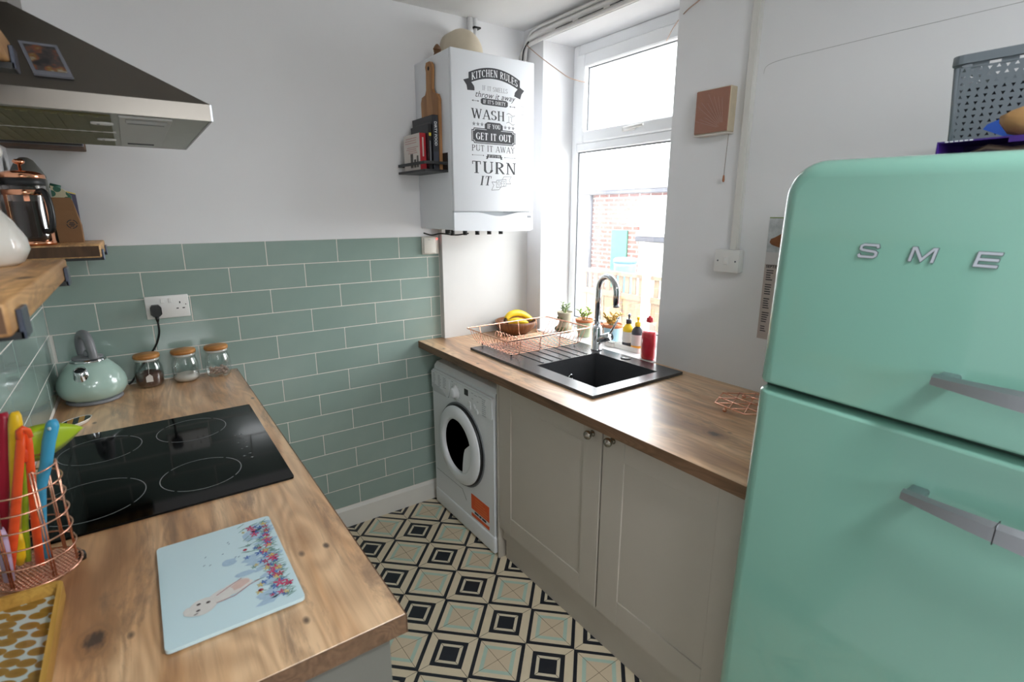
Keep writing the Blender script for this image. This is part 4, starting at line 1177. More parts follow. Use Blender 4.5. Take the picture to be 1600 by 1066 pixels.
# painted pipework in the ceiling corner over the window
pw = thing('painted_cables', 'bundle of white painted cables bending from ceiling line to boiler', 'cables', (XW-.02,-.05,2.3))
m_pp = plain('painted_pipe_white', '#d4d2d0', .5, var=.06, scale=20)
for dx, dz, r in ((0,0,.014),(-.004,-.030,.010),(-.004,.026,.008)):
    build('cable', MB().tube(smooth_arc([(XW-.020+dx,-.018-dz*.5,2.20),(XW-.020+dx,-.022-dz*.8,2.34),(XW-.020+dx,-.05-dz*.6,2.415+dz*.5),(XW-.020+dx,-.12,2.448+dz),(XW-.020+dx,-.35,2.452+dz),(XW-.020+dx,-1.25,2.452+dz)],6), r, 10), m_pp, pw)
cg = MB().tube(smooth_arc([(XW-.034,-.03,2.30),(XW-.036,-.045,2.39),(XW-.036,-.09,2.425)],5), .0035, 5)
for y0, y1 in ((-.30,-.42),(-.46,-.62),(-.66,-.75)): cg.tube([(XW-.033,y0,2.434),(XW-.033,y1,2.434)], .0022, 5)
look(build('crack', cg, m_black, pw), 'dark gap between the cables')
m_wire = plain('pinkish_wire', '#b79c8c', .6)
look(build('loose_wire', MB().tube(smooth_arc([(XW-.038,-.070,2.415),(XW-.02,-.16,2.345),(2.17,-.235,2.275),(2.22,-.275,2.236),(2.31,-.30,2.222)],6), .0022, 6), m_wire, pw), 'thin pinkish loose wire drooping towards the window')
tag(build('hanging_wire', MB().tube(smooth_arc([(XW-.004,-1.115,2.395),(XW-.006,-1.108,2.345),(XW-.008,-1.04,2.315),(2.19,-.93,2.30),(2.27,-.83,2.285)],6), .0022, 6), m_wire), 'thin brown wire hanging from the wall over the window top', 'wire')
# double socket, plug and cord
so = thing('double_socket', 'white double socket on the tiles above the glass jars', 'socket', (.377,-.01,1.17))
build('face_plate', MB().box(.304,.450,-.0165,-.0073,1.173,1.262,.003,2), m_white, so)
for x in (.361,.387): build('rocker', MB().box(x-.006,x+.006,-.019,-.0163,1.233,1.252,.0015), m_white, so)
ph = MB()
for x, z, a, b in ((.419,1.232,.004,.008),(.409,1.209,.008,.004),(.430,1.209,.008,.004)): ph.box(x-a/2,x+a/2,-.0168,-.0160,z-b/2,z+b/2)
ph.box(.437,.440,-.0168,-.0160,1.221,1.225)
look(build('socket_slot', ph, m_blackpl, so), 'dark socket slots')
pg = thing('plug', 'black plug in the left outlet of the double socket', 'plug', (.335,-.03,1.19))
build('plug_body', MB().prism([(x,-.0175,z) for x, z in [(.318,1.195),(.326,1.186),(.346,1.186),(.355,1.195),(.355,1.220),(.347,1.230),(.325,1.230),(.318,1.220)]], (0,-.026,0)), m_blackpl, pg)
build('cord_grip', MB().tube([(.3365,-.034,1.187),(.3365,-.034,1.165)], [.008,.0045], 10), m_blackpl, pg)
build('power_cord', MB().tube(smooth_arc([(.3365,-.034,1.168),(.335,-.030,1.12),(.318,-.019,1.07),(.290,-.0165,1.03),(.255,-.0165,.985),(.225,-.017,.94),(.21,-.022,.9305)],6), .0036, 8), m_blackpl, pg)

# ------------------------------------------------------------------ shelves on the left wall
def shelf(label, x1, y0, y1, z0, z1, lips, bm_=None):
    s = thing('wall_shelf', label, 'shelf', (x1/2,(y0+y1)/2,z0), 'chunky board shelves with black metal lips')
    build('board', MB().box(.0075 if z0 < 1.46 else .001, x1, y0, y1, z0, z1, .004, 2), bm_ or m_shelf, s)
    eg = build('end_grain', MB().box(.010, x1-.004, y0-.0006, y0+.004, z0+.004, z1-.004), m_shelfend, s)
    for y in lips:
        b = build('bracket', MB().box(.009, x1+.004, y-.020, y+.020, z0-.009, z0-.0005), m_black, s)
        build('bracket_lip', MB().box(x1+.0005, x1+.006, y-.020, y+.020, z0-.009, z0+.024, .001), plain('blue_black_steel','#4b5160',.3,metal=.4), b)
    return s
shelf('thick wooden shelf in front carrying the white ceramic jar', .190, -1.752, -1.120, 1.4575, 1.4930, (-1.185,-1.70))
shelf('dark wooden shelf in the far corner carrying the cafetiere', .215, -.36, -.010, 1.4420, 1.4820, (-.325,-.06))
shelf('high wooden shelf in the far corner seen from below the hood', .212, -.34, -.010, 1.7860, 1.8240, (-.319,), m_shelfend)
shelf('high wooden shelf end in front of the steel hood', .190, -1.78, -1.290, 1.8000, 1.8380, (-1.312,))

# white jar on the near shelf
wj = thing('ceramic_jar', 'glossy white ceramic jar with pinched neck and knob on the near shelf', 'jar', (.082,-1.235,1.4932))
m_cer = plain('white_glazed_ceramic', '#e2dfd8', .12, var=.02, coat=.6)
jx, jy = .080, -1.235
build('body', MB().lathe([(.058,0),(.066,.006),(.076,.026),(.074,.045),(.060,.075),(.042,.100),(.032,.120),(.030,.135),(.036,.145)], (jx,jy,1.4932), 40), m_cer, wj)
build('lid', MB().lathe([(.037,.145),(.036,.151),(.020,.158),(.010,.165),(.010,.172)], (jx+.012,jy,1.4932), 32), m_cer, wj)
build('lid_knob', MB().ball((jx+.052,jy-.01,1.4932+.186),.0165,18), m_cer, wj)
build('ribbon_fold', MB().tube([(jx+.030,jy-.02,1.4932+.165),(jx+.043,jy-.025,1.4932+.125),(jx+.040,jy-.03,1.4932+.098)], [.006,.008,.003], 10), m_cer, wj)

# cafetiere
cf = thing('cafetiere', 'glass cafetiere with copper bands and black handle on the corner shelf', 'cafetiere', (.062,-.285,1.4822))
fx, fy, fz = .0565, -.285, 1.4822
build('beaker', MB().lathe([(.040,.012),(.049,.016),(.050,.030),(.050,.190),(.052,.197)], (fx,fy,fz), 36), thin_glass('smoky_beaker_glass',(.70,.68,.68,1)), cf)
build('beaker_core', MB().lathe([(.043,.014),(.0475,.018),(.0475,.130),(.0475,.1305),(0,.131)], (fx,fy,fz), 32), plain('dark_brown_core','#3b2f2b',.25), cf)  # opaque dark brown core in the lower part of the beaker
bd_ = MB().lathe([(.0515,.148),(.0530,.149),(.0530,.163),(.0515,.164)], (fx,fy,fz), 36)
build('copper_band', bd_, m_copperp, cf)
build('copper_band', MB().lathe([(.046,.0),(.0515,.002),(.0515,.012),(.044,.014)], (fx,fy,fz), 36), m_copperp, cf)
for a in (-25, 95, 215):
    an_ = math.radians(a); ca, sa = math.cos(an_), math.sin(an_)
    mt = Matrix.Rotation(an_,4,'Z')
    mb = MB().box(.0502,.0525,-.007,.007,.006,.150); mb.tf(Matrix.Translation((fx,fy,fz)) @ mt); build('copper_strap', mb, m_copperp, cf)
ld = build('lid', MB().lathe([(.053,.196),(.055,.198),(.054,.208),(.040,.216),(.012,.220)], (fx,fy,fz), 36), m_copperp, cf)
build('lid_band', MB().lathe([(.0512,.176),(.0535,.178),(.0535,.196),(.051,.197)], (fx,fy,fz), 36), m_black, ld)
build('plunger_knob', MB().lathe([(.004,.219),(.004,.236),(.013,.240),(.015,.246),(.010,.251),(0,.252)], (fx,fy,fz), 20), m_copperp, ld)
ha = math.radians(-48); hd_ = Vector((math.cos(ha), math.sin(ha), 0))
hc = Vector((fx,fy,fz))
hpts = [hc+hd_*.0525+Vector((0,0,.158)), hc+hd_*.068+Vector((0,0,.160)), hc+hd_*.080+Vector((0,0,.146)), hc+hd_*.086+Vector((0,0,.110)), hc+hd_*.083+Vector((0,0,.070)), hc+hd_*.074+Vector((0,0,.046)), hc+hd_*.0535+Vector((0,0,.042))]
build('handle', MB().tube(smooth_arc(hpts,5), .0085, 10), m_blackpl, cf)
# grey conical canister behind
gc = thing('grey_canister', 'grey canister with a domed top behind the cafetiere on the corner shelf', 'canister', (.055,-.10,1.4822))
m_gcan = plain('grey_green_enamel','#686a66',.35)
build('body', MB().lathe([(.046,0),(.048,.004),(.048,.200),(.046,.206)], (.050,-.10,1.4822), 32), m_gcan, gc)
build('lid', MB().lathe([(.047,.206),(.047,.214),(.034,.240),(.022,.262),(.010,.270),(0,.271)], (.050,-.10,1.4822), 32), m_gcan, gc)
# paper bag
pbag = thing('paper_bag', 'brown folded paper coffee bag with a round black stamp on the corner shelf', 'bag', (.134,-.137,1.4822))
m_kraft = plain('brown_kraft_paper', '#8f6a48', .8, var=.10, scale=25, bump=.15)
bg = MB()
bl = [(.102,-.165),(.166,-.165),(.166,-.110),(.102,-.110)]
lv_ = [(0,1,1,0),(.055,1.02,1.0,0),(.105,.96,.6,.004),(.135,.90,.15,.006),(.146,.88,.10,.010)]
k0 = 0
for z, sx_, sy_, sh in lv_:
    for (x, y) in bl:
        bg.v.append(Vector((.134+(x-.134)*sx_-sh*1.4, -.135+(y+.135)*max(sy_,.08)+sh, 1.4822+z)))
for i in range(len(lv_)-1):
    for j in range(4): bg.f.append([i*4+j,i*4+(j+1)%4,(i+1)*4+(j+1)%4,(i+1)*4+j]); bg.sm.append(False)
bg.f.append([3,2,1,0]); bg.sm.append(False); t4 = (len(lv_)-1)*4; bg.f.append([t4,t4+1,t4+2,t4+3]); bg.sm.append(False)
build('bag_body', bg, m_kraft, pbag)
stp = MB()
for k in range(20):
    if k % 5 == 4: continue
    a, b = 2*PI*k/20, 2*PI*(k+1)/20
    stp.quad(*[((.144+q*math.cos(t)), -.1672-.0006-(.0004 if False else 0), 1.4822+.060+q*math.sin(t)) for q, t in ((.012,a),(.012,b),(.0145,b),(.0145,a))])
for q, w in ((.064,.012),(.059,.016),(.054,.010)): stp.quad((.144-w/2,-.1678,1.4822+q-.0015),(.144+w/2,-.1678,1.4822+q-.0015),(.144+w/2,-.1678,1.4822+q+.0015),(.144-w/2,-.1678,1.4822+q+.0015))
look(build('stamp', stp, m_ink, pbag), 'round black stamp')
gp_ = thing('snack_packet', 'green and cream patterned packet leaning behind the paper bag', 'packet', (.125,-.09,1.4822))
def packet_mat():
    t = NT('green_leaf_print'); v = t.coords((1,1,1))
    w = t.n('ShaderNodeTexVoronoi'); w.inputs['Scale'].default_value = 42; t.l(v, w.inputs['Vector'])
    t.set(base=t.ramp(w.outputs['Distance'], [(.30,'#2f6b54'),(.42,'#2f6b54'),(.46,'#cfc9a8')], 'LINEAR'), rough=.35); return t.m
build('packet_body', MB().prism([(.103,-.102,1.4822),(.150,-.102,1.4822),(.150,-.092,1.636),(.132,-.090,1.656),(.100,-.088,1.668)], (0,.022,0)), packet_mat(), gp_)
build('rolled_top', MB().cyl((.099,-.078,1.668),(.126,-.078,1.660),.0085,.0085,12), plain('dark_green_foil','#1f5a47',.35), gp_)
pp_ = thing('purple_packet', 'purple packet with a gold edge behind the paper bag on the corner shelf', 'packet', (.136,-.040,1.4822))
build('packet_body', MB().prism([(.112,-.048,1.4822),(.160,-.048,1.4822),(.160,-.044,1.640),(.112,-.044,1.656)], (0,.018,0)), plain('deep_purple_foil','#2e2350',.3), pp_)
build('gold_edge', MB().prism([(.112,-.046,1.6564),(.160,-.046,1.6404),(.160,-.046,1.6434),(.112,-.046,1.6594)], (0,.016,0)), plain('gold_foil','#c9b04a',.3,metal=.7), pp_)

# ------------------------------------------------------------------ on the hob worktop
kt = thing('kettle', 'duck egg green enamel kettle in the corner of the hob worktop', 'kettle', (.1125,-.142,ZK))
kx, ky = .1128, -.142
build('base_plate', MB().lathe([(.080,.0005),(.084,.004),(.082,.012),(.076,.014)], (kx,ky,ZK), 40), m_greyh, kt)
prof = [(.078,.014),(.092,.026),(.1015,.046),(.1025,.064),(.097,.086),(.084,.110),(.066,.132),(.052,.146)]
build('body', MB().lathe([tuple(p) for p in [(v.x,v.y) for v in [Vector((a,b)) for a,b in prof]]], (kx,ky,ZK), 48), m_kettle, kt)
kl_ = build('lid', MB().lathe([(.053,.145),(.052,.151),(.040,.157),(.016,.160),(0,.160)], (kx,ky,ZK), 36), m_chrome, kt)
build('lid_collar', MB().lathe([(.046,.1555),(.044,.160),(.030,.164),(0,.165)], (kx,ky,ZK), 32), m_greyh, kl_)
build('lid_knob', MB().ball((kx+.004,ky-.022,ZK+.176),.0125,16), m_greyh, kl_)
sd = Vector((-.10,-.42,.90)).normalized()
sb = Vector((kx-.017,ky-.062,ZK+.096))
q_ = sd.to_track_quat('Z','X').to_matrix()
build('spout', MB().lathe([(.034,-.008),(.028,.010),(.021,.026),(.0175,.040),(.0150,.040),(.0135,.024),(0,.022)], sb, 24, q_), m_chrome, kt)
build('spout_hole', MB().lathe([(.0140,.0),(.0140,.001),(0,.0012)], sb+sd*.0375, 20, q_), m_black, kt)
hp_ = [(kx-.016,ky+.040,ZK+.152),(kx-.018,ky+.042,ZK+.190),(kx-.012,ky+.028,ZK+.228),(kx+.000,ky+.004,ZK+.240),(kx+.011,ky-.020,ZK+.226),(kx+.017,ky-.034,ZK+.192),(kx+.020,ky-.040,ZK+.156)]
build('handle', MB().tube(smooth_arc(hp_,6), [.013+.002*math.sin(PI*i/36) for i in range(37)], 12), m_greyh, kt)
# three jars with bamboo lids
JY = -.0735
def jar(label, x, fill):
    j = thing('storage_jar', label, 'jar', (x,JY,ZK), 'glass jars with bamboo lids by the tiles')
    c = (x,JY,ZK)
    build('glass_body', MB().lathe([(.036,.0005),(.042,.006),(.0465,.022),(.0475,.050),(.0450,.078),(.040,.092),(.038,.104),(.041,.108),(.041,.112)], c, 36), m_glass, j)
    l = build('lid', MB().lathe([(.040,.1125),(.0435,.114),(.0435,.124),(.041,.127),(0,.1275)], c, 36), m_bamboo, j)
    build('lid_seal', MB().lathe([(.0375,.104),(.0395,.1045),(.0395,.1105),(.0375,.112)], c, 30), m_white, l)
    if fill == 'tea':
        build('tea_bags', MB().lathe([(.034,.003),(.043,.012),(.0455,.040),(.043,.052),(.028,.058),(0,.056)], c, 28), plain('brown_tea','#4e3024',.8,var=.35,scale=60,bump=.5), j)
        tg_ = build('tea_tag', MB().prism([(x-.012,-.1220,ZK+.028),(x+.010,-.1220,ZK+.028),(x+.010,-.1220,ZK+.048),(x+.002,-.1220,ZK+.058),(x-.012,-.1220,ZK+.048)], (0,-.0008,0)), m_wc, j)
        build('tag_string', MB().tube([(x-.001,-.1220,ZK+.056),(x+.002,-.1185,ZK+.085),(x+.001,-.1135,ZK+.108)], .0006, 4), m_wc, tg_)
    elif fill == 'sugar':
        build('sugar', MB().lathe([(.034,.003),(.043,.012),(.0450,.020),(.030,.030),(0,.016)], c, 28), plain('white_sugar','#cbc6bd',.9,var=.05,bump=.3), j)
    else:
        rnd = random.Random(8); mb = MB()
        for k in range(34):
            a = rnd.random()*2*PI; r = .034*math.sqrt(rnd.random()); z = .010+rnd.random()*.026
            mb.ball((x+r*math.cos(a),JY+r*math.sin(a),ZK+z), .0075, 7, (1,1,.7))
        o = build('sweets', mb, plain('pale_and_brown_sweets','#a48d80',.5,var=.5,scale=90), j); o['kind'] = 'stuff'
    return j
jar('glass jar of brown tea bags with a hanging paper tag', .281, 'tea')
jar('glass jar with a little white sugar at the bottom', .402, 'sugar')
jar('glass jar of pale wrapped sweets at the worktop edge', .5165, 'sweets')
# bee spoon rest
sr = thing('spoon_rest', 'small white dish with a bee striped pattern behind the utensils', 'dish', (.075,-.41,ZK))
sr_m = NT('bee_stripes'); v = sr_m.coords((1,0,0)); 
wv = sr_m.n('ShaderNodeTexWave'); wv.inputs['Scale'].default_value = 11; sr_m.l(v, wv.inputs['Vector'])
sr_m.set(base=sr_m.ramp(wv.outputs['Fac'], [(0,'#16130f'),(.5,'#b9842a')], 'CONSTANT'), rough=.2)
rot = Matrix.Rotation(math.radians(48), 3, 'Z') @ Matrix.Diagonal((1,.52,1))
build('dish_body', MB().lathe([(.030,.0004),(.046,.004),(.054,.014),(.056,.016),(.053,.016),(.044,.006)], (.072,-.412,ZK), 32, rot), m_cer, sr)
build('dish_pattern', MB().lathe([(.0,.0062),(.043,.0066),(.0525,.0150)], (.072,-.412,ZK), 32, rot), sr_m.m, sr)

# glass board with painted meadow and pup
gbd = thing('glass_worktop_saver', 'pale blue glass board painted with flowers on the front of the worktop', 'chopping board', (.36,-1.48,ZK))
m_gb = plain('pale_blue_glass_back', '#c4dde4', .07, var=.008, coat=.5)
gx0, gx1, gy0, gy1, gz_ = .256, .461, -1.632, -1.325, ZK+.0105
gbp = [(x,y,ZK+.004) for x, y in rrect((gx0+gx1)/2,(gy0+gy1)/2,gx1-gx0,gy1-gy0,.008)]
build('glass_sheet', MB().prism(gbp, (0,0,.0062)), m_gb, gbd)
for x in (gx0+.02,gx1-.02):
    for y in (gy0+.02,gy1-.02): build('rubber_foot', MB().lathe([(.007,.0003),(.007,.0042)], (x,y,ZK), 12), m_white, gbd)
def spot(cx, cy, rx, ry, rot=0, n=9, jag=0, rnd=None):
    c, s = math.cos(rot), math.sin(rot); o = []
    for k in range(n):
        a = 2*PI*k/n; q = 1+(rnd.uniform(-jag,jag) if rnd else 0)
        x, y = rx*q*math.cos(a), ry*q*math.sin(a); o.append((cx+c*x-s*y, cy+s*x+c*y))
    return o
rnd = random.Random(21)
lay = {'pale_blue_wash':('#a3bdd2',0), 'leaf_green':('#6f9287',1), 'blue_petals':('#3f62a8',2), 'pink_petals':('#bf3f66',3), 'red_petals':('#a8324c',4), 'yellow_petals':('#cdb86a',3.5), 'navy_marks':('#3a4a74',4.5)}
pp = {k:[] for k in lay}
for q in range(26):
    y = gy0+.02+(gy1-gy0-.035)*rnd.random(); x = gx1-.012-abs(rnd.gauss(0,.022))
    pp['pale_blue_wash'].append(spot(x-.008,y,.014+.010*rnd.random(),.006+.006*rnd.random(),rnd.random()*.5,11,.25,rnd))
for q in range(150):
    y = gy0+.02+(gy1-gy0-.03)*rnd.random(); x = gx1-.012-abs(rnd.gauss(0,.020))
    pp['leaf_green'].append(spot(x,y,.006+.006*rnd.random(),.0009,PI+rnd.gauss(0,.5),6))
def flower(key, x, y, r):
    for k in range(5):
        a = 2*PI*k/5+rnd.random()*.4; pp[key].append(spot(x+r*.6*math.cos(a),y+r*.6*math.sin(a),r*.55,r*.22,a,7))
for key, cnt, r in (('pink_petals',15,.0082),('blue_petals',24,.0066),('red_petals',9,.0058),('yellow_petals',14,.0052),('leaf_green',14,.0055)):
    for q in range(cnt):
        flower(key, gx1-.014-abs(rnd.gauss(0,.023)), gy0+.022+(gy1-gy0-.042)*(q+rnd.random())/cnt, r*(.7+.6*rnd.random()))
for q in range(9):
    pp['navy_marks'].append(spot(gx0+.06+.10*rnd.random(), gy1-.05-.08*rnd.random(), .003,.0008, rnd.random(), 5))
pp['red_petals'] += [spot(gx1-.063,gy1-.105,.004,.0035), spot(gx1-.060,gy0+.062,.0045,.0038)]
for key, (colr, lv__) in lay.items():
    o_ = build('painted_'+key, flat(pp[key], lambda u, v, d=lv__: (u,v,gz_+.0001+.0001*d)), plain('paint_'+key, colr, .25, var=.12, scale=120), gbd); o_['kind'] = 'stuff'
pup = MB()
pcx, pcy = gx0+.058, gy0+.075
pc_ = {'coat_cream':('#d3d0cc',5,[spot(pcx,pcy,.0225,.0205,.3,18,.06,rnd), spot(pcx+.028,pcy+.011,.022,.0165,.36,14,.10,rnd), spot(pcx+.052,pcy+.019,.030,.0165,.36,14,.14,rnd), spot(pcx-.018,pcy-.003,.010,.014,0,9,.2,rnd)]),
       'pink_wash':('#cdb3ab',5.6,[spot(pcx+.060,pcy+.024,.016,.010,.36,10,.25,rnd)]),
       'red_ribbon':('#9c4652',6.2,outline([(pcx+.020,pcy-.004),(pcx+.048,pcy-.002),(pcx+.074,pcy+.014),(pcx+.090,pcy+.018)],.0014,False)+outline([(pcx+.022,pcy+.016),(pcx+.040,pcy+.027),(pcx+.064,pcy+.040)],.0014,False)),
       'face_marks':('#4a4040',6.8,[spot(pcx-.006,pcy+.009,.0035,.0028,.2),spot(pcx+.008,pcy+.006,.0035,.0030,.2),spot(pcx-.008,pcy-.007,.0036,.0024,.1),spot(pcx-.012,pcy-.014,.004,.0010,.3)])}
for key, (colr, lv__, pls) in pc_.items():
    build('painted_'+key, flat(pls, lambda u, v, d=lv__: (u,v,gz_+.0001+.0001*d)), plain('paint_'+key, colr, .3, var=.08, scale=120), gbd)

# wooden tray with printed leaves
ty_ = thing('serving_tray', 'shallow wooden tray with ochre leaf print on the near worktop end', 'tray', (.062,-1.56,ZK))
def traypat():
    t = NT('ochre_leaf_print'); v = t.coords((1,1,1), rot=(0,0,.6))
    vo = t.n('ShaderNodeTexVoronoi'); vo.inputs['Scale'].default_value = 32; vo.inputs['Randomness'].default_value = .35
    mp = t.n('ShaderNodeMapping'); mp.inputs['Scale'].default_value = (1.0,1.7,1); t.l(v, mp.inputs[0]); t.l(mp.outputs[0], vo.inputs['Vector'])
    t.set(base=t.ramp(vo.outputs['Distance'], [(.0,'#8d6b2e'),(.45,'#a07a36'),(.50,'#c3cfcb'),(1,'#cfd8d4')]), rough=.25, coat=.3); return t.m
build('base', MB().box(.012,.112,-1.742,-1.368,ZK+.0005,ZK+.006), traypat(), ty_)
m_tr = wood('yellow_tray_wood', '#cfa24e', '#b3853a', 1, .5, 80)
def traywall(pts_o, pts_i, name='rim'):
    mb = MB(); mb.prism([(x,y,ZK+.0005) for x, y in pts_o], (0,0,.0265)); return build(name, mb, m_tr, ty_)
ro = rrect(.062,-1.555,.116,.392,.014,6); ri = rrect(.062,-1.555,.101,.377,.008,6)
rimm = MB(); nn_ = len(ro)
for z, L_ in ((ZK+.0005,ro),(ZK+.027,ro),(ZK+.027,ri),(ZK+.004,ri)):
    rimm.v += [Vector((x,y,z)) for x, y in L_]
for a in range(3):
    for i in range(nn_):
        j = (i+1)%nn_; rimm.f.append([a*nn_+i,a*nn_+j,(a+1)*nn_+j,(a+1)*nn_+i]); rimm.sm.append(False)
build('rim', rimm, m_tr, ty_)

# copper utensil basket
ub = thing('utensil_basket', 'copper wire utensil basket with black feet on the hob worktop', 'basket', (.077,-1.282,ZK))
ux, uy, ur = .077, -1.282, .0605
def ringpts(r, z, n=40, c=(ux,uy)): return [(c[0]+r*math.cos(2*PI*k/n), c[1]+r*math.sin(2*PI*k/n), z) for k in range(n)]
for z in (.982,1.018,1.051,1.083,1.115): build('ring_wire', MB().tube(ringpts(ur, z), .0017, 6, True), m_copper, ub)
build('base_ring', MB().tube(ringpts(ur+.003,.9445), .0022, 6, True), m_copper, ub)
bmsh = MB(); rnd = random.Random(4)
for i in range(-9, 10):
    for j in range(-9, 10):
        x, y = i*.0062+(.0031 if j % 2 else 0), j*.0060
        if x*x+y*y > (ur-.002)**2: continue
        bmsh.tube([(ux+x+.0030*math.cos(2*PI*k/6),uy+y+.0030*math.sin(2*PI*k/6),.944) for k in range(6)], .00085, 4, True)
o = build('base_mesh', bmsh, m_copper, ub); o['kind'] = 'stuff'
for a in (-5, 52, 118, 185, 240, 300):
    an_ = math.radians(a); ca, sa = math.cos(an_), math.sin(an_); ta = Vector((-sa,ca,0))
    up_ = []
    c0 = Vector((ux+(ur-.004)*ca, uy+(ur-.004)*sa, 0))
    for s_ in (-1,1):
        p = [c0+ta*.0022*s_+Vector((0,0,.946)), c0+ta*.0022*s_+Vector((0,0,1.150))]
        build('upright_wire', MB().tube(p, .0016, 6), m_copper, ub)
for a, b in ((-5,-60),(52,118),(185,240)):
    A0, B0 = math.radians(a), math.radians(b)
    rr_ = ur-.004
    top = [(ux+rr_*math.cos(A0+(B0-A0)*k/8), uy+rr_*math.sin(A0+(B0-A0)*k/8), 1.150+(-.006 if 0<k<8 else 0)) for k in range(9)]
    build('top_wire', MB().tube(top, .0016, 6), m_copper, ub)
for a in (20,140,260):
    build('foot', MB().lathe([(.0065,.0005),(.0075,.008),(.006,.016),(.004,.018)], (ux+(ur+.003)*math.cos(math.radians(a)),uy+(ur+.003)*math.sin(math.radians(a)),ZK), 12), m_blackpl, ub)
zbm = .9462
def silicone(name, col): return plain(name, col, .38, var=.03, sheen=.1)
# blue spatula (handle up)
def flat_handle(mb, pts, w, t, ndir):
    """ribbon-like bar with rounded section following pts; w half width across ndir"""
    P = [Vector(p) for p in pts]; k0 = len(mb.v); nd = Vector(ndir).normalized(); m = len(P); n = 10
    for i, p in enumerate(P):
        T = (P[min(i+1,m-1)]-P[max(i-1,0)]).normalized()
        a = (nd-T*nd.dot(T)).normalized(); b = T.cross(a)
        ww = w[i] if isinstance(w, list) else w
        for j in range(n):
            q = 2*PI*j/n; mb.v.append(p+a*ww*math.cos(q)+b*t*math.sin(q))
    for i in range(m-1):
        for j in range(n):
            j2 = (j+1)%n; mb.f.append([k0+i*n+j,k0+i*n+j2,k0+(i+1)*n+j2,k0+(i+1)*n+j]); mb.sm.append(True)
    mb.f.append([k0+j for j in range(n)][::-1]); mb.sm.append(False)
    mb.f.append([k0+(m-1)*n+j for j in range(n)]); mb.sm.append(False)
    return mb
side = R
bs = thing('spatula', 'bright blue silicone spatula standing handle up in the copper basket', 'spatula', (.085,-1.27,zbm), 'silicone utensils in the copper basket')
build('handle', flat_handle(MB(), [(.0868,-1.268,.955),(.0900,-1.266,1.02),(.1010,-1.262,1.09),(.1165,-1.26,1.135),(.1265,-1.26,1.175),(.1365,-1.26,1.205),(.1385,-1.26,1.212),(.1392,-1.26,1.215)], [.0115,.0115,.0105,.0115,.0125,.0125,.0085,.002], .006, side), silicone('sky_blue_silicone','#3fa4cf'), bs)
build('hang_hole', MB().lathe([(.0034,0),(.0034,.0015),(0,.0016)], (.1325,-1.2665,1.2010), 12, (-F).to_track_quat('Z','Y').to_matrix()), plain('pale_hole','#bfe0ec',.5), bs)
# orange tongs
og = thing('tongs', 'orange folding tongs standing upside down in the copper basket', 'tongs', (.06,-1.30,zbm))
m_or2 = silicone('orange_silicone','#f2561f')
tl = [(.0440,-1.311,.962),(.0600,-1.308,1.03),(.0780,-1.305,1.11),(.0955,-1.302,1.19),(.1000,-1.301,1.212)]
tr2 = [(.0830,-1.296,.958),(.0890,-1.296,1.03),(.0970,-1.298,1.11),(.1060,-1.300,1.19),(.1080,-1.301,1.212)]
build('arm', flat_handle(MB(), tl, [.0092,.0095,.0092,.0088,.0070], .0035, side), m_or2, og)
build('arm', flat_handle(MB(), tr2, [.0085,.0085,.0082,.0076,.0062], .0035, side), m_or2, og)
build('hinge_bend', flat_handle(MB(), [(.0965,-1.301,1.203),(.0985,-1.301,1.217),(.1035,-1.301,1.222),(.1085,-1.301,1.217),(.1098,-1.301,1.203)], .0062, .0042, side), m_or2, og)
build('hinge_lock', flat_handle(MB(), [(.0935,-1.301,1.172),(.1045,-1.301,1.170)], .013, .002, (0,0,1)), silicone('deep_orange','#d8430f'), og)
# yellow spoon
yw = thing('spoon', 'yellow silicone spoon standing handle up in the copper basket', 'spoon', (.06,-1.275,zbm), 'silicone utensils in the copper basket')
build('handle', flat_handle(MB(), [(.0600,-1.277,1.03),(.0720,-1.278,1.10),(.0830,-1.279,1.17),(.0920,-1.279,1.225),(.0945,-1.279,1.240),(.0952,-1.279,1.246)], [.0085,.0095,.0112,.0122,.0095,.0030], .0065, side), silicone('yellow_silicone','#f3c41d'), yw)
build('spoon_bowl', flat_handle(MB(), [(.0535,-1.2740,.958),(.0545,-1.2745,.975),(.0570,-1.2750,1.000),(.0600,-1.2765,1.03)], [.006,.0125,.0130,.0080], .005, side), silicone('yellow_silicone','#f3c41d'), yw)
# red handle
rdm = thing('spoon', 'dark red silicone utensil standing handle up at the left of the copper basket', 'spoon', (.05,-1.265,zbm), 'silicone utensils in the copper basket')
build('handle', flat_handle(MB(), [(.0320,-1.255,.960),(.0430,-1.256,1.05),(.0570,-1.256,1.13),(.0690,-1.256,1.20),(.0750,-1.256,1.232),(.0765,-1.256,1.241)], [.008,.009,.0105,.0112,.0095,.0030], .0070, side), silicone('crimson_silicone','#a3102f'), rdm)
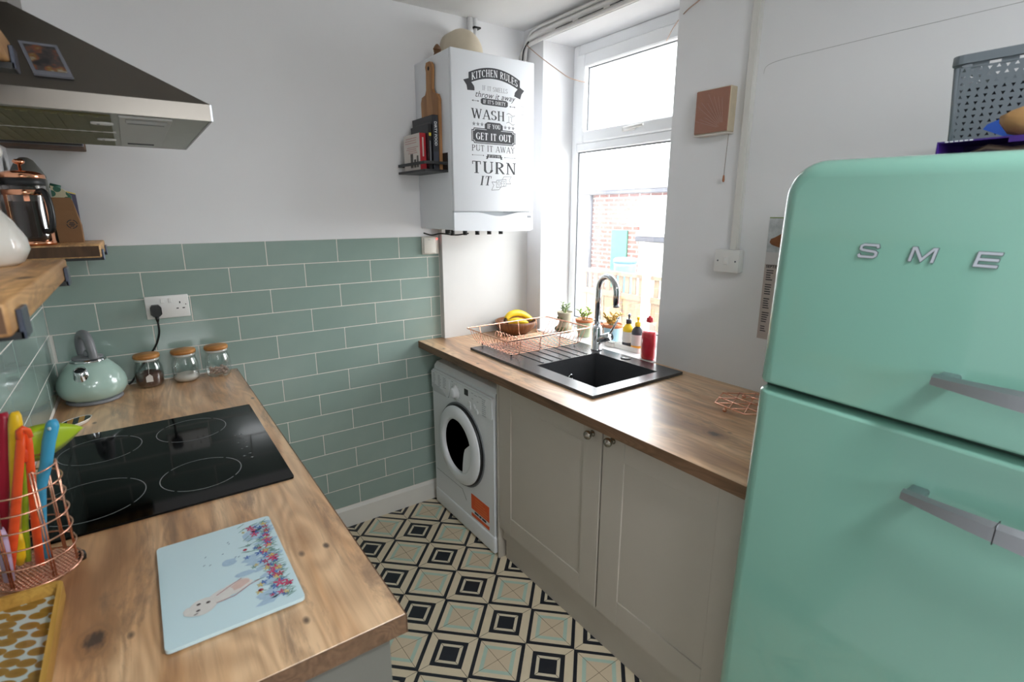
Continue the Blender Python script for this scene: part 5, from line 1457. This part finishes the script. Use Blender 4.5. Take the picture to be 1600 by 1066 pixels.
# lime turner
gt = thing('turner', 'lime green spoonula with its leaf shaped head up in the copper basket', 'spatula', (.08,-1.245,zbm), 'silicone utensils in the copper basket')
m_lime = silicone('lime_silicone','#a9c320')
build('handle', flat_handle(MB(), [(.0620,-1.268,.958),(.0690,-1.262,1.03),(.0790,-1.250,1.10),(.0880,-1.238,1.145)], [.0075,.0070,.0075,.0100], .005, side), m_lime, gt)
hp2 = [(.0760,-1.220),(.0850,-1.219)]
hv = MB(); nseg = 16
cA, cB = Vector((.078,-1.226,1.155)), Vector((.1720,-1.205,1.1690))
ax_ = (cB-cA); L_ = ax_.length; axn = ax_.normalized(); upv = (Vector((0,0,1))-axn*axn.z).normalized(); thk = axn.cross(upv)
for i in range(nseg+1):
    t = i/nseg; wu = .034*math.sin(PI*min(1,.30+.70*t))**.8*(1 if t < 1 else 0)+.0006; wl = .033*math.sin(PI*min(1,.36+.64*t))**.9+.0006
    c = cA+ax_*t
    for (du, dt) in ((wu,0),(wu*.5,.005),(-wl*.5,.005),(-wl,0),(-wl*.5,-.003),(wu*.5,-.003)):
        hv.v.append(c+upv*(du+.004)+thk*dt)
    if i:
        for j in range(6):
            a = (i-1)*6+j; b = (i-1)*6+(j+1)%6; hv.f.append([a,b,b+6,a+6]); hv.sm.append(True)
hv.f.append(list(range(6))[::-1]); hv.sm.append(False); hv.f.append([nseg*6+j for j in range(6)]); hv.sm.append(False)
build('head', hv, m_lime, gt)
lc_ = thing('whisk', 'pale lilac handled utensil at the left edge of the copper basket', 'utensil', (.05,-1.325,zbm), 'silicone utensils in the copper basket')
build('handle', flat_handle(MB(), [(.0440,-1.318,.956),(.0470,-1.320,1.00),(.0500,-1.322,1.045),(.0500,-1.322,1.058)], [.009,.0098,.0085,.002], .006, side), silicone('lilac_silicone','#b9a2bf'), lc_)
build('stem', MB().tube([(.0500,-1.322,1.055),(.0520,-1.320,1.12)], .0028, 8), m_satin, lc_)

# ------------------------------------------------------------------ at the sink
dk = thing('dish_rack', 'copper wire dish rack with black feet on the sink drainer', 'dish rack', (1.83,-.45,zr))
dx0, dx1, dy0, dy1, dzr = 1.578, 2.082, -.630, -.283, 1.026
zb_ = .953
build('rim_wire', MB().tube([(x,y,dzr) for x, y in rrect((dx0+dx1)/2,(dy0+dy1)/2,dx1-dx0,dy1-dy0,.012,4)], .0034, 8, True), m_copper, dk)
for k in range(12):
    y = dy0+.035+(dy1-dy0-.07)*k/11
    build('grid_wire', MB().tube(smooth_arc([(dx0,y,dzr),(dx0+.012,y,dzr-.030),(dx0+.034,y,zb_+.012),(dx0+.060,y,zb_),(1.83,y,zb_),(dx1-.060,y,zb_),(dx1-.034,y,zb_+.012),(dx1-.012,y,dzr-.030),(dx1,y,dzr)],4), .0013, 6), m_copper, dk)
for k in range(4):
    x = dx0+.075+(dx1-dx0-.15)*k/3
    build('cross_wire', MB().tube(smooth_arc([(x,dy0,dzr),(x,dy0+.008,dzr-.030),(x,dy0+.026,zb_-.004),(x,-.456,zb_-.0035),(x,dy1-.026,zb_-.004),(x,dy1-.008,dzr-.030),(x,dy1,dzr)],4), .0020, 6), m_copper, dk)
for k in range(8):
    y = dy0+.10+.026*k
    build('plate_loop', MB().tube(smooth_arc([(1.700,y,zb_),(1.703,y,zb_+.036),(1.714,y+.002,zb_+.052),(1.725,y,zb_+.036),(1.728,y,zb_)],5), .0018, 6), m_copper, dk)
for x, y in ((dx0+.06,dy0+.05),(dx0+.06,dy1-.05),(dx1-.06,dy0+.05),(dx1-.06,dy1-.05)):
    build('foot', MB().lathe([(.0045,zr-zb_+.0032),(.0055,zr-zb_+.006),(.004,.001),(.002,.002)], (x,y,zb_), 10), m_blackpl, dk)
fb = thing('fruit_bowl', 'turned wooden fruit bowl holding bananas behind the dish rack', 'bowl', (1.962,-.165,ZK))
bc_ = (1.962,-.163,ZK)
build('bowl_body', MB().lathe([(.052,.0006),(.060,.004),(.088,.022),(.108,.048),(.114,.074),(.110,.076),(.104,.052),(.084,.028),(.05,.014),(0,.012)], bc_, 40), m_bowl, fb)
m_ban = plain('banana_yellow', '#e8c52e', .4, var=.10, scale=30); m_btip = plain('banana_tip', '#4a3b22', .7)
def banana(label, pts, r):
    b = thing('banana', label, 'banana', pts[len(pts)//2], 'bananas in the wooden bowl')
    P = smooth_arc(pts, 5); n = len(P)
    rr = [r*(.35+.65*math.sin(PI*min(1,max(0,.08+.86*i/(n-1))))**.6) for i in range(n)]
    build('fruit', MB().tube(P, rr, 8), m_ban, b)
    build('stalk', MB().tube([P[0], P[0]+(P[0]-P[1]).normalized()*.016], [rr[0]*.9, .0045], 8), m_btip, b)
    build('tip', MB().tube([P[-1], P[-1]+(P[-1]-P[-2]).normalized()*.005], [rr[-1]*.8, .003], 8), m_btip, b)
banana('upper curved yellow banana lying across the wooden bowl', [(1.892,-.168,1.016),(1.922,-.166,1.037),(1.965,-.170,1.041),(2.010,-.178,1.026),(2.050,-.192,.998)], .0190)
banana('lower curved yellow banana tucked inside the wooden bowl', [(1.892,-.188,1.001),(1.924,-.205,1.008),(1.965,-.212,1.001),(2.005,-.212,.985)], .0178)
ap = thing('apple', 'small red fruit deep in the wooden bowl behind the bananas', 'fruit', (2.025,-.118,.965))
build('fruit', MB().ball((2.018,-.128,.985),.027,16,(1,1,.92)), plain('red_apple_skin','#a13a25',.3,var=.2,scale=20), ap)
build('stem', MB().cyl((2.018,-.128,1.006),(2.020,-.126,1.018),.0014,.001,6), m_btip, ap)

# window sill
ZS = .9315
def leaf(mb, base, d, L_, w, up=.4):
    base = Vector(base); d = Vector(d).normalized(); sd_ = d.cross(Vector((0,0,1)))
    sd_ = sd_.normalized() if sd_.length > 1e-4 else Vector((1,0,0)); nn = sd_.cross(d).normalized()
    c = [base, base+d*L_*.45+sd_*w, base+d*L_+nn*L_*.08, base+d*L_*.45-sd_*w, base+d*L_*.45+nn*w*.6, base+d*L_*.45-nn*w*.5]
    mb.add(c, [(0,1,4),(1,2,4),(2,3,4),(3,0,4),(1,0,5),(2,1,5),(3,2,5),(0,3,5)], True)
def terracotta_pot(label, x, y, r, h, body_mat, group='plant pots on the window sill'):
    p = thing('plant_pot', label, 'pot', (x,y,ZS), group)
    build('pot_body', MB().lathe([(r*.72,.0005),(r*.74,.004),(r*.94,h*.86),(r*.94,h*.90)], (x,y,ZS), 28), body_mat, p)
    build('pot_rim', MB().lathe([(r*.94,h*.84),(r*1.02,h*.85),(r*1.04,h),(r*.94,h),(r*.90,h*.93)], (x,y,ZS), 28), plain('terracotta','#c2764e',.75,var=.10), p)
    build('soil', MB().lathe([(r*.92,h*.90),(r*.5,h*.93),(0,h*.94)], (x,y,ZS), 20), plain('dark_soil','#4a3a2c',.95,var=.3,scale=90), p)
    return p
pg_ = terracotta_pot('pale green pot with a terracotta rim holding a jade plant', 2.205,-.452,.046,.095, plain('sage_pot_glaze','#b7c4a6',.5))
pt_ = terracotta_pot('small plain pinkish clay pot between the green and blue pots', 2.225,-.550,.036,.080, plain('pink_clay','#d0ab98',.75))
pbl = terracotta_pot('pale blue pot with a terracotta rim holding a trailing succulent', 2.225,-.640,.050,.098, plain('pale_blue_glaze','#a9cfdf',.4))
def plant(name, label, x, y, z, mat, stems, seed, lw, ll, droop=False):
    p = thing(name, label, 'plant', (x,y,z)); rnd = random.Random(seed)
    for (sx_, sy_, sz_, n) in stems:
        top = Vector((x+sx_, y+sy_, z+sz_)); base = Vector((x+sx_*.25, y+sy_*.25, z-.006))
        build('stem', MB().tube([base, (base+top)/2+Vector((0,0,.006)), top], [.0028,.0024,.0018], 6), plain('pale_green_stem','#8d9a5c',.6), p)
        for k in range(n):
            t = .35+.65*k/max(1,n-1); pos = base.lerp(top, t)
            a = rnd.random()*2*PI; el = rnd.uniform(.1,.9)
            mb = MB(); leaf(mb, pos, (math.cos(a),math.sin(a),el), ll*rnd.uniform(.7,1.2), lw)
            build('leaf', mb, mat, p)
    return p
plant('jade_plant', 'green jade plant with two upright stems in the pale green pot', 2.205,-.452,ZS+.090, plain('jade_leaf','#8fb04e',.4), [(-.020,.016,.050,9),(.012,-.030,.062,7),(-.004,.0,.040,7)], 3, .0075, .030)
plant('succulent_plant', 'trailing yellow green succulent in the pale blue pot behind the tap', 2.225,-.640,ZS+.095, plain('yellow_green_leaf','#c4a04a',.45,var=.2), [(-.02,.025,.035,12),(.01,-.02,.045,12),(-.03,-.015,.028,12),(.02,.02,.04,10),(0,0,.05,10),(-.035,.005,.012,9),(-.03,.03,.05,12),(.025,-.025,.055,12)], 6, .0068, .027)
# figure pot
op = thing('plant_pot', 'mossy stone figure pot holding a spiky succulent at the sill corner', 'pot', (2.195,-.305,ZS), 'plant pots on the window sill')
m_stone = plain('weathered_stone', '#a79f8b', .9, var=.22, scale=35, bump=.4)
build('pot_body', MB().lathe([(.040,.0005),(.046,.012),(.044,.030),(.032,.048),(.030,.060),(.034,.075),(.042,.098),(.045,.112),(.040,.113),(.036,.104)], (2.195,-.305,ZS), 24), m_stone, op)
m_moss = plain('moss_brown', '#5f6142', .95, var=.35, scale=60, bump=.6)
for dx_, dy_, dz_, r_ in ((-.030,-.022,.018,.022),(-.026,.026,.016,.020),(-.038,.002,.014,.016)): build('moss_clump', MB().ball((2.195+dx_,-.305+dy_,ZS+dz_),r_,12,(1,1,.8)), m_moss, op)
for dy_ in (-.013,.013): build('carved_eye', MB().lathe([(.010,0),(.008,.004),(0,.005)], (2.195-.0355,-.305+dy_,ZS+.080), 12, Matrix.Rotation(-PI/2,3,'Y')), m_moss, op)
plant('spiky_succulent', 'small grey green spiky succulent in the stone figure pot', 2.195,-.305,ZS+.108, plain('grey_green_leaf','#7f936c',.5,var=.15), [(-.008,.012,.052,8),(.0,-.018,.040,9),(.012,.012,.030,8),(-.02,-.006,.022,7)], 12, .0062, .030)
# soap tray and bottles
st_ = thing('soap_tray', 'white rectangular ceramic tray under the two pump bottles', 'tray', (2.205,-.790,ZS))
trm = MB()
tp_o = rrect(2.205,-.787,.085,.160,.008,4); tp_i = rrect(2.205,-.787,.077,.152,.006,4); n_t = len(tp_o)
for z, L_ in ((ZS+.0004,tp_o),(ZS+.024,tp_o),(ZS+.024,tp_i),(ZS+.005,tp_i)): trm.v += [Vector((x,y,z)) for x, y in L_]
for a in range(3):
    for i in range(n_t):
        j = (i+1)%n_t; trm.f.append([a*n_t+i,a*n_t+j,(a+1)*n_t+j,(a+1)*n_t+i]); trm.sm.append(False)
build('tray_wall', trm, m_cer, st_); build('tray_floor', MB().prism([(x,y,ZS+.0006) for x, y in tp_i],(0,0,.005)), m_cer, st_)
def pump(label, x, y, mat_top, mat_base, mat_pump, z0):
    b = thing('pump_bottle', label, 'bottle', (x,y,z0), 'pump bottles on the soap tray')
    build('lower_body', MB().lathe([(.026,.0005),(.028,.004),(.028,.024)], (x,y,z0), 24), mat_base, b)
    build('label_band', MB().lathe([(.0282,.024),(.0284,.026),(.0284,.074),(.0282,.076)], (x,y,z0), 24), plain('pale_bottle_label','#cfc9c4',.5), b)
    build('shoulder', MB().lathe([(.028,.076),(.0275,.090),(.022,.104),(.012,.112),(.012,.118)], (x,y,z0), 24), mat_top, b)
    build('collar', MB().lathe([(.0135,.115),(.0135,.134),(.010,.137)], (x,y,z0), 18), mat_pump, b)
    build('pump_stem', MB().cyl((x,y,z0+.136),(x,y,z0+.152),.0038,.0038,10), mat_pump, b)
    build('pump_head', MB().tube([(x+.004,y,z0+.158),(x-.010,y-.010,z0+.159),(x-.024,y-.022,z0+.154)], [.0080,.0075,.0045], 10), mat_pump, b)
m_yel = plain('bottle_yellow', '#e9c21c', .3); m_nvy = plain('bottle_charcoal', '#34353f', .3)
pump('yellow pump bottle with dark pump and dark base on the soap tray', 2.214,-.755, m_yel, m_nvy, m_nvy, ZS+.0062)
pump('dark pump bottle with yellow pump and amber base on the soap tray', 2.200,-.825, m_nvy, plain('bottle_amber','#d99a28',.3), m_yel, ZS+.0062)
wl_ = thing('washing_up_liquid', 'clear bottle of red washing up liquid with red cap beside the tray', 'bottle', (2.128,-.955,ZS))
wx, wy_ = 2.132, -.950
m_redl = plain('red_liquid', '#f2344a', .15, var=.12, scale=40, coat=.5)
def oval(prof, n=28): return MB().lathe(prof, (wx,wy_,ZS), n, Matrix.Diagonal((.72,1.05,1)))
build('liquid', oval([(.031,.003),(.034,.008),(.034,.095),(.033,.118),(.031,.128),(0,.129)]), m_redl, wl_)
build('bottle_shell', oval([(.033,.0005),(.036,.005),(.036,.100),(.034,.130),(.026,.152),(.014,.168),(.012,.176)]), thin_glass('clear_plastic',(.98,.96,.96,1),.6,.2), wl_)
build('cap', MB().lathe([(.0145,.172),(.0150,.176),(.0140,.190),(.0060,.192),(.0055,.198),(0,.199)], (wx,wy_,ZS), 18), plain('red_cap','#c81e2c',.35), wl_)
ss_ = thing('sink_sponge', 'small white sponge block beside the tap base', 'sponge', (2.16,-.66,ZS))
build('sponge_body', MB().box(2.145,2.175,-.715,-.665,ZS+.0005,ZS+.022,.004,2), plain('white_sponge','#d9d6d0',.95,var=.08,scale=80,bump=.4), ss_)
build('scourer_layer', MB().box(2.145,2.175,-.715,-.665,ZS+.022,ZS+.027,.001), plain('grey_scourer','#b4b6b2',.95,bump=.4), ss_)

# copper trivet
tv = thing('wire_trivet', 'copper hexagon wire trivet on the worktop beside the fridge', 'trivet', (1.94,-1.57,ZK))
tc = Vector((1.945,-1.560,ZK+.020)); rt = .118
hexp = [tc+Vector((rt*math.cos(math.radians(60*k+22)), rt*math.sin(math.radians(60*k+22)), 0)) for k in range(6)]
build('outer_wire', MB().tube(hexp, .0028, 6, True), m_copper, tv)
for a in range(3):
    d = (hexp[(a+1)%6]-hexp[a]).normalized(); nrm_ = Vector((-d.y,d.x,0))
    for s_, zz in ((-.5,0),(0,0),(.5,0)):
        hw = rt*.866
        off = s_*2*hw*.5
        half = rt*(1-abs(off)/(hw*2)*1.0) if abs(off) < hw else rt/2
        half = rt-abs(off)/math.tan(math.radians(60))
        p = tc+nrm_*off+Vector((0,0,.0018*(a-1)))
        build('cross_wire', MB().tube([p-d*half*.995, p+d*half*.995], .0023, 6), m_copper, tv)
for k in (0,2,4):
    p = hexp[k].lerp(hexp[k+1],.35); build('foot', MB().ball((p.x,p.y,ZK+.0078),.0075,12), m_copper, tv)
    build('foot_post', MB().cyl((p.x,p.y,ZK+.012),(p.x,p.y,ZK+.020),.002,.002,6), m_copper, tv)

# ------------------------------------------------------------------ on top of the fridge
ZF = 1.6672
bk_ = thing('storage_basket', 'grey plastic lattice basket on top of the mint fridge', 'basket', (1.76,-2.20,ZF))
m_bk = plain('grey_basket_plastic', '#687076', .5, var=.03)
qx0, qx1, qy0, qy1, qz0, qz1 = 1.655, 1.90, -2.46, -2.052, ZF+.0005, 1.866
def lattice(P, W_, H_):
    """wall panel pierced by small triangles; P(u,v) maps metres to space"""
    mb = MB(); cw, ch = .0125, .0115
    nu = int(W_/cw); nv = int(H_/ch); cw = W_/nu; ch = H_/nv
    for i in range(nu):
        for j in range(nv):
            u0, v0 = i*cw, j*ch; fl_ip = (i+j) % 2
            s_ = 1 if not fl_ip else -1; cu, cv_ = u0+cw/2, v0+ch/2
            tri = [(cu+.30*cw*math.cos(math.radians(90*s_+120*k)), cv_+.34*ch*math.sin(math.radians(90*s_+120*k))) for k in range(3)]
            sq = [(u0,v0),(u0+cw,v0),(u0+cw,v0+ch),(u0,v0+ch)]
            b = len(mb.v); mb.v += [Vector(P(*p)) for p in sq+tri]
            tt = sorted(range(3), key=lambda k: tri[k][0])
            if s_ == 1:   # apex up: order apex, left, right
                ap_, l_, r_ = 0, 1, 2
                fs = [(0,1,4+r_,4+l_),(1,2,4+ap_,4+r_),(2,3,4+ap_),(3,0,4+l_,4+ap_)]
            else:
                ap_, r_, l_ = 0, 1, 2
                ap_, a1, a2 = 0, 1, 2
                rr_ = a1 if tri[a1][0] > tri[a2][0] else a2; ll_ = a2 if rr_ == a1 else a1
                fs = [(0,1,4+ap_),(1,2,4+rr_,4+ap_),(2,3,4+ll_,4+rr_),(3,0,4+ap_,4+ll_)]
            mb.f += [[b+q for q in f] for f in fs]; mb.sm += [False]*4
    return mb
hh = .178; tap = .012
fw = lattice(lambda u, v: (qx0+tap*(1-v/hh)*1.0, qy1-.012-u, qz0+.004+v), qy1-qy0-.024, hh)
o = build('woven_side', fw, m_bk, bk_)
fw2 = lattice(lambda u, v: (qx0+.012+u, qy1-tap*(1-v/hh), qz0+.004+v), qx1-qx0-.024, hh); build('woven_side', fw2, m_bk, bk_)
build('woven_side', lattice(lambda u, v: (qx0+.012+u, qy0+tap*(1-v/hh), qz0+.004+v), qx1-qx0-.024, hh), m_bk, bk_)
build('woven_side', lattice(lambda u, v: (qx1-tap*(1-v/hh), qy1-.012-u, qz0+.004+v), qy1-qy0-.024, hh), m_bk, bk_)
for (x, y) in ((qx0+.007,qy1-.007),(qx0+.007,qy0+.007),(qx1-.007,qy1-.007),(qx1-.007,qy0+.007)):
    sxx = 1 if x < 1.7 else -1; syy = -1 if y > -2.2 else 1
    build('corner_post', MB().tube([(x+sxx*tap,y+syy*tap,qz0+.004),(x,y,qz0+.184)], .0075, 10), m_bk, bk_)
build('basket_floor', MB().box(qx0+.016,qx1-.016,qy0+.016,qy1-.016,qz0,qz0+.004), m_bk, bk_)
rim_ = MB(); ro_ = rrect((qx0+qx1)/2,(qy0+qy1)/2,qx1-qx0+.012,qy1-qy0+.012,.022,5); ri_ = rrect((qx0+qx1)/2,(qy0+qy1)/2,qx1-qx0-.014,qy1-qy0-.014,.014,5); nr_ = len(ro_)
for z, L_ in ((qz1-.010,ri_),(qz1-.010,ro_),(qz1+.006,ro_),(qz1+.006,ri_)): rim_.v += [Vector((x,y,z)) for x, y in L_]
for a in range(4):
    for i in range(nr_):
        j = (i+1)%nr_; a2 = (a+1)%4; rim_.f.append([a*nr_+i,a*nr_+j,a2*nr_+j,a2*nr_+i]); rim_.sm.append(False)
build('basket_rim', rim_, m_bk, bk_)
for k in range(9):
    yy = qy1-.030-k*.042
    build('rim_slot_bar', MB().box(qx0-.001,qx0+.003,yy-.024,yy-.0,qz0+.180,qz1-.009), m_bk, bk_)
look(build('lattice_hole_shade', MB().box(qx0+.018,qx1-.018,qy0+.018,qy1-.018,qz0+.005,qz0+.150,.006,2), plain('dark_hole_shade','#2c2d33',.9,var=.5,scale=30), bk_), 'dark block painting shade behind the lattice holes')  # dark block added so that the lattice holes look shaded
cbx = thing('chocolate_box', 'open purple cardboard chocolate box lying on the mint fridge', 'box', (1.55,-2.2,ZF))
m_pur = plain('purple_card', '#3c1f73', .4, var=.06); m_purd = plain('purple_card_inside', '#2a1650', .5)
rotb = Matrix.Translation((1.505,-2.095,ZF)) @ Matrix.Rotation(math.radians(-4),4,'Z')
def bx(*a, b=0): return MB().box(*a, b).tf(rotb)
build('box_base', bx(.0,.11,-.26,.0,.0006,.0025), m_pur, cbx)
build('box_lid', bx(.0,.11,-.26,.0,.0320,.0345), m_pur, cbx)
build('box_end', bx(.0,.11,-.0025,.0,.0025,.0320), m_pur, cbx)
build('box_back', bx(.1075,.11,-.26,-.0025,.0025,.0320), m_purd, cbx)
build('front_flap', bx(-.002,.0,-.26,-.10,.0245,.0340), m_pur, cbx)
build('crumpled_liner', MB().tube([rotb @ Vector(p) for p in ((.02,-.03,.006),(.015,-.07,.020),(.02,-.10,.012),(.02,-.15,.018),(.02,-.2,.008))], [.003,.006,.007,.006,.003], 8), plain('brown_foil_liner','#7d6a5e',.3,metal=.4), cbx)
tl2 = ftext('Cadbury', .011, .0001); tl2.tf(rotb @ Matrix(((0,0,-1,-.0004),(-1,0,0,-.030),(0,1,0,.0325),(0,0,0,1)))) if False else None
wd = MB()
for k in range(6): wd.box(-.0008,-.0001,-.012-k*.007-.005,-.012-k*.007,.0325,.0342)
wd.tf(rotb); look(build('lid_print', wd, m_inkw, cbx), 'tiny white print on the box edge')
kp = thing('paper_pouch', 'crumpled brown paper pouch on the purple box on the fridge', 'pouch', (1.53,-2.24,ZF+.035))
pm = MB()
for i, (y, rx_, rz_, cz_) in enumerate(((-2.168,.006,.006,.066),(-2.182,.022,.019,.060),(-2.205,.028,.026,.058),(-2.235,.030,.028,.062),(-2.27,.028,.024,.058),(-2.29,.010,.010,.055))):
    for k in range(9):
        a = 2*PI*k/9+.3*i; q = 1+.12*math.sin(k*2.3+i*1.7)
        pm.v.append(Vector((1.540+rx_*q*math.cos(a), y, ZF+cz_+rz_*q*math.sin(a))))
    if i:
        for k in range(9): pm.f.append([(i-1)*9+k,(i-1)*9+(k+1)%9,i*9+(k+1)%9,i*9+k]); pm.sm.append(True)
pm.f.append(list(range(9))[::-1]); pm.sm.append(False); pm.f.append([45+k for k in range(9)]); pm.sm.append(False)
build('pouch_body', pm, plain('tan_kraft','#a07a4c',.75,var=.1), kp)
bp2 = thing('blue_wrapper', 'bright blue folded wrapper beside the brown pouch on the fridge', 'wrapper', (1.57,-2.17,ZF+.035))
build('wrapper_fold', MB().prism([(1.585,-2.135,ZF+.058),(1.585,-2.140,ZF+.066),(1.585,-2.200,ZF+.092),(1.585,-2.235,ZF+.100),(1.585,-2.235,ZF+.036),(1.585,-2.18,ZF+.036)], (.006,0,0)), plain('royal_blue_foil','#1f4ea3',.3), bp2)

# ------------------------------------------------------------------ outside the window
GZ = -.75
struct('ground', MB().box(2.45,14,-6,14,GZ-.1,GZ), plain('pale_yard_concrete','#b5b0a8',.9,var=.15), origin=(6,2,GZ))
fe = thing('garden_fence', 'wooden panel fence with concrete posts across the yard', 'fence', (4.6,1.5,GZ))
m_fw = wood('weathered_fence_wood', '#6a5a4a', '#4b3d33', 2, .85, 40)
m_post = plain('concrete_post', '#b9b4ac', .9, var=.12)
ft = .915
for k in range(-2, 4):
    y = 1.16+k*1.83; build('fence_post', MB().box(4.56,4.66,y-.05,y+.05,GZ,ft+.06,.008), m_post, fe)
for k in range(-2, 3):
    ya_ = 1.16+k*1.83+.055; yb_ = ya_+1.72; nb = 12
    for q in range(nb):
        a = ya_+(yb_-ya_)*q/nb
        build('plank', MB().box(4.60+.006*(q%2),4.622+.006*(q%2),a,a+(yb_-ya_)/nb+.012,GZ+.25,ft-.22), m_fw, fe)
    build('fence_rail', MB().box(4.585,4.60,ya_,yb_,ft-.26,ft-.20), m_fw, fe)
    build('fence_cap', MB().box(4.575,4.64,ya_,yb_,ft-.015,ft+.02), m_fw, fe)
    for q in range(18):
        a = ya_+(yb_-ya_)*(q+.2)/18
        build('slat', MB().box(4.605,4.62,a,a+.055,ft-.20,ft-.015), m_fw, fe)
    build('gravel_board', MB().box(4.59,4.63,ya_,yb_,GZ,GZ+.25), m_post, fe)
def brick_wall_mat():
    t = NT('pale_red_brickwork'); br = t.n('ShaderNodeTexBrick')
    br.inputs['Scale'].default_value = 1; br.inputs['Brick Width'].default_value = .225; br.inputs['Row Height'].default_value = .075; br.inputs['Mortar Size'].default_value = .010
    br.inputs['Color1'].default_value = lin('#6a4743'); br.inputs['Color2'].default_value = lin('#75514b'); br.inputs['Mortar'].default_value = lin('#a79f99')
    tc = t.n('ShaderNodeTexCoord'); sp = t.n('ShaderNodeSeparateXYZ'); cb_ = t.n('ShaderNodeCombineXYZ'); t.l(tc.outputs['Object'], sp.inputs[0]); t.l(t.math('ADD', sp.outputs[0], sp.outputs[1]), cb_.inputs[0]); t.l(sp.outputs[2], cb_.inputs[1])
    t.l(cb_.outputs[0], br.inputs['Vector']); t.set(base=br.outputs['Color'], rough=.9); return t.m
m_bw = brick_wall_mat(); m_gut = plain('grey_gutter', '#35363f', .5); m_slate = plain('grey_slate_roof', '#8d8f93', .7, var=.15)
ob_ = thing('outbuilding', 'brick outhouse with dark gutter and green door behind the fence', 'building', (7.6,3.2,GZ))
build('brick_wall', MB().box(7.0,8.6,2.2,4.62,GZ,1.86), m_bw, ob_)
build('gutter', MB().box(6.88,6.99,2.0,4.72,1.86,1.93,.01), m_gut, ob_)
build('roof', MB().prism([(6.86,2.0,1.935),(8.6,2.0,2.65),(8.6,2.0,2.72),(6.86,2.0,2.0)], (0,2.75,0)), m_slate, ob_)
build('downpipe', MB().cyl((6.95,4.52,GZ+.1),(6.95,4.52,1.87),.035,.035,10), m_gut, ob_)
build('door', MB().box(6.965,7.0,3.66,4.02,.30,1.28,.005), plain('green_painted_door','#37685a',.6), ob_)
build('white_render_panel', MB().box(6.975,6.999,2.2,3.4,GZ,1.82), plain('white_render','#c9c6c2',.9), ob_)
lt2 = thing('lean_to', 'low white lean-to with dark gutter edge beside the outhouse', 'building', (6.2,2.2,GZ))
build('lean_wall', MB().box(6.2,6.85,1.2,2.62,GZ,1.16), plain('white_render','#c9c6c2',.9), lt2)
build('gutter', MB().box(6.10,6.19,1.1,2.72,1.17,1.24,.01), m_gut, lt2)
build('lean_roof', MB().prism([(6.1,1.1,1.245),(6.86,1.1,1.60),(6.86,1.1,1.66),(6.1,1.1,1.29)], (0,1.6,0)), m_slate, lt2)
hs = thing('terrace_house', 'red brick terraced house with dark downpipe beyond the outhouse', 'building', (9.6,2.2,GZ))
build('brick_wall', MB().box(8.9,10.8,1.0,3.62,GZ,4.2), m_bw, hs)
build('downpipe', MB().cyl((8.84,3.55,GZ+.1),(8.84,3.55,4.15),.05,.05,10), m_gut, hs)
build('roof', MB().prism([(8.7,.9,4.2),(9.85,.9,5.3),(11.0,.9,4.2)], (0,2.9,0)), m_slate, hs)
tb = thing('garden_tub', 'pale blue plastic tub raised behind the garden fence', 'tub', (5.4,1.9,GZ))
build('tub_body', MB().lathe([(.11,.0),(.12,.02),(.14,1.66),(.145,1.70),(.13,1.70)], (5.35,2.18,GZ), 24), plain('pale_blue_plastic','#557a90',.5), tb)
build('tub_lid', MB().lathe([(.15,1.702),(.15,1.74),(.13,1.76),(0,1.765)], (5.35,2.18,GZ), 24), plain('pale_blue_plastic','#557a90',.5), tb)
wsh = thing('white_house', 'distant pale rendered house with a dark window beyond the fence', 'building', (9.5,6.5,GZ))
build('render_wall', MB().box(8.9,11,5.35,8.5,GZ,1.95), plain('white_render','#c9c6c2',.9), wsh)
build('window', MB().box(8.86,8.9,5.46,5.92,.62,1.45,.01), plain('dark_window_glass','#33363e',.15), wsh)
build('roof', MB().prism([(8.7,5.2,1.95),(9.9,5.2,2.9),(11.1,5.2,1.95)], (0,3.5,0)), m_slate, wsh)
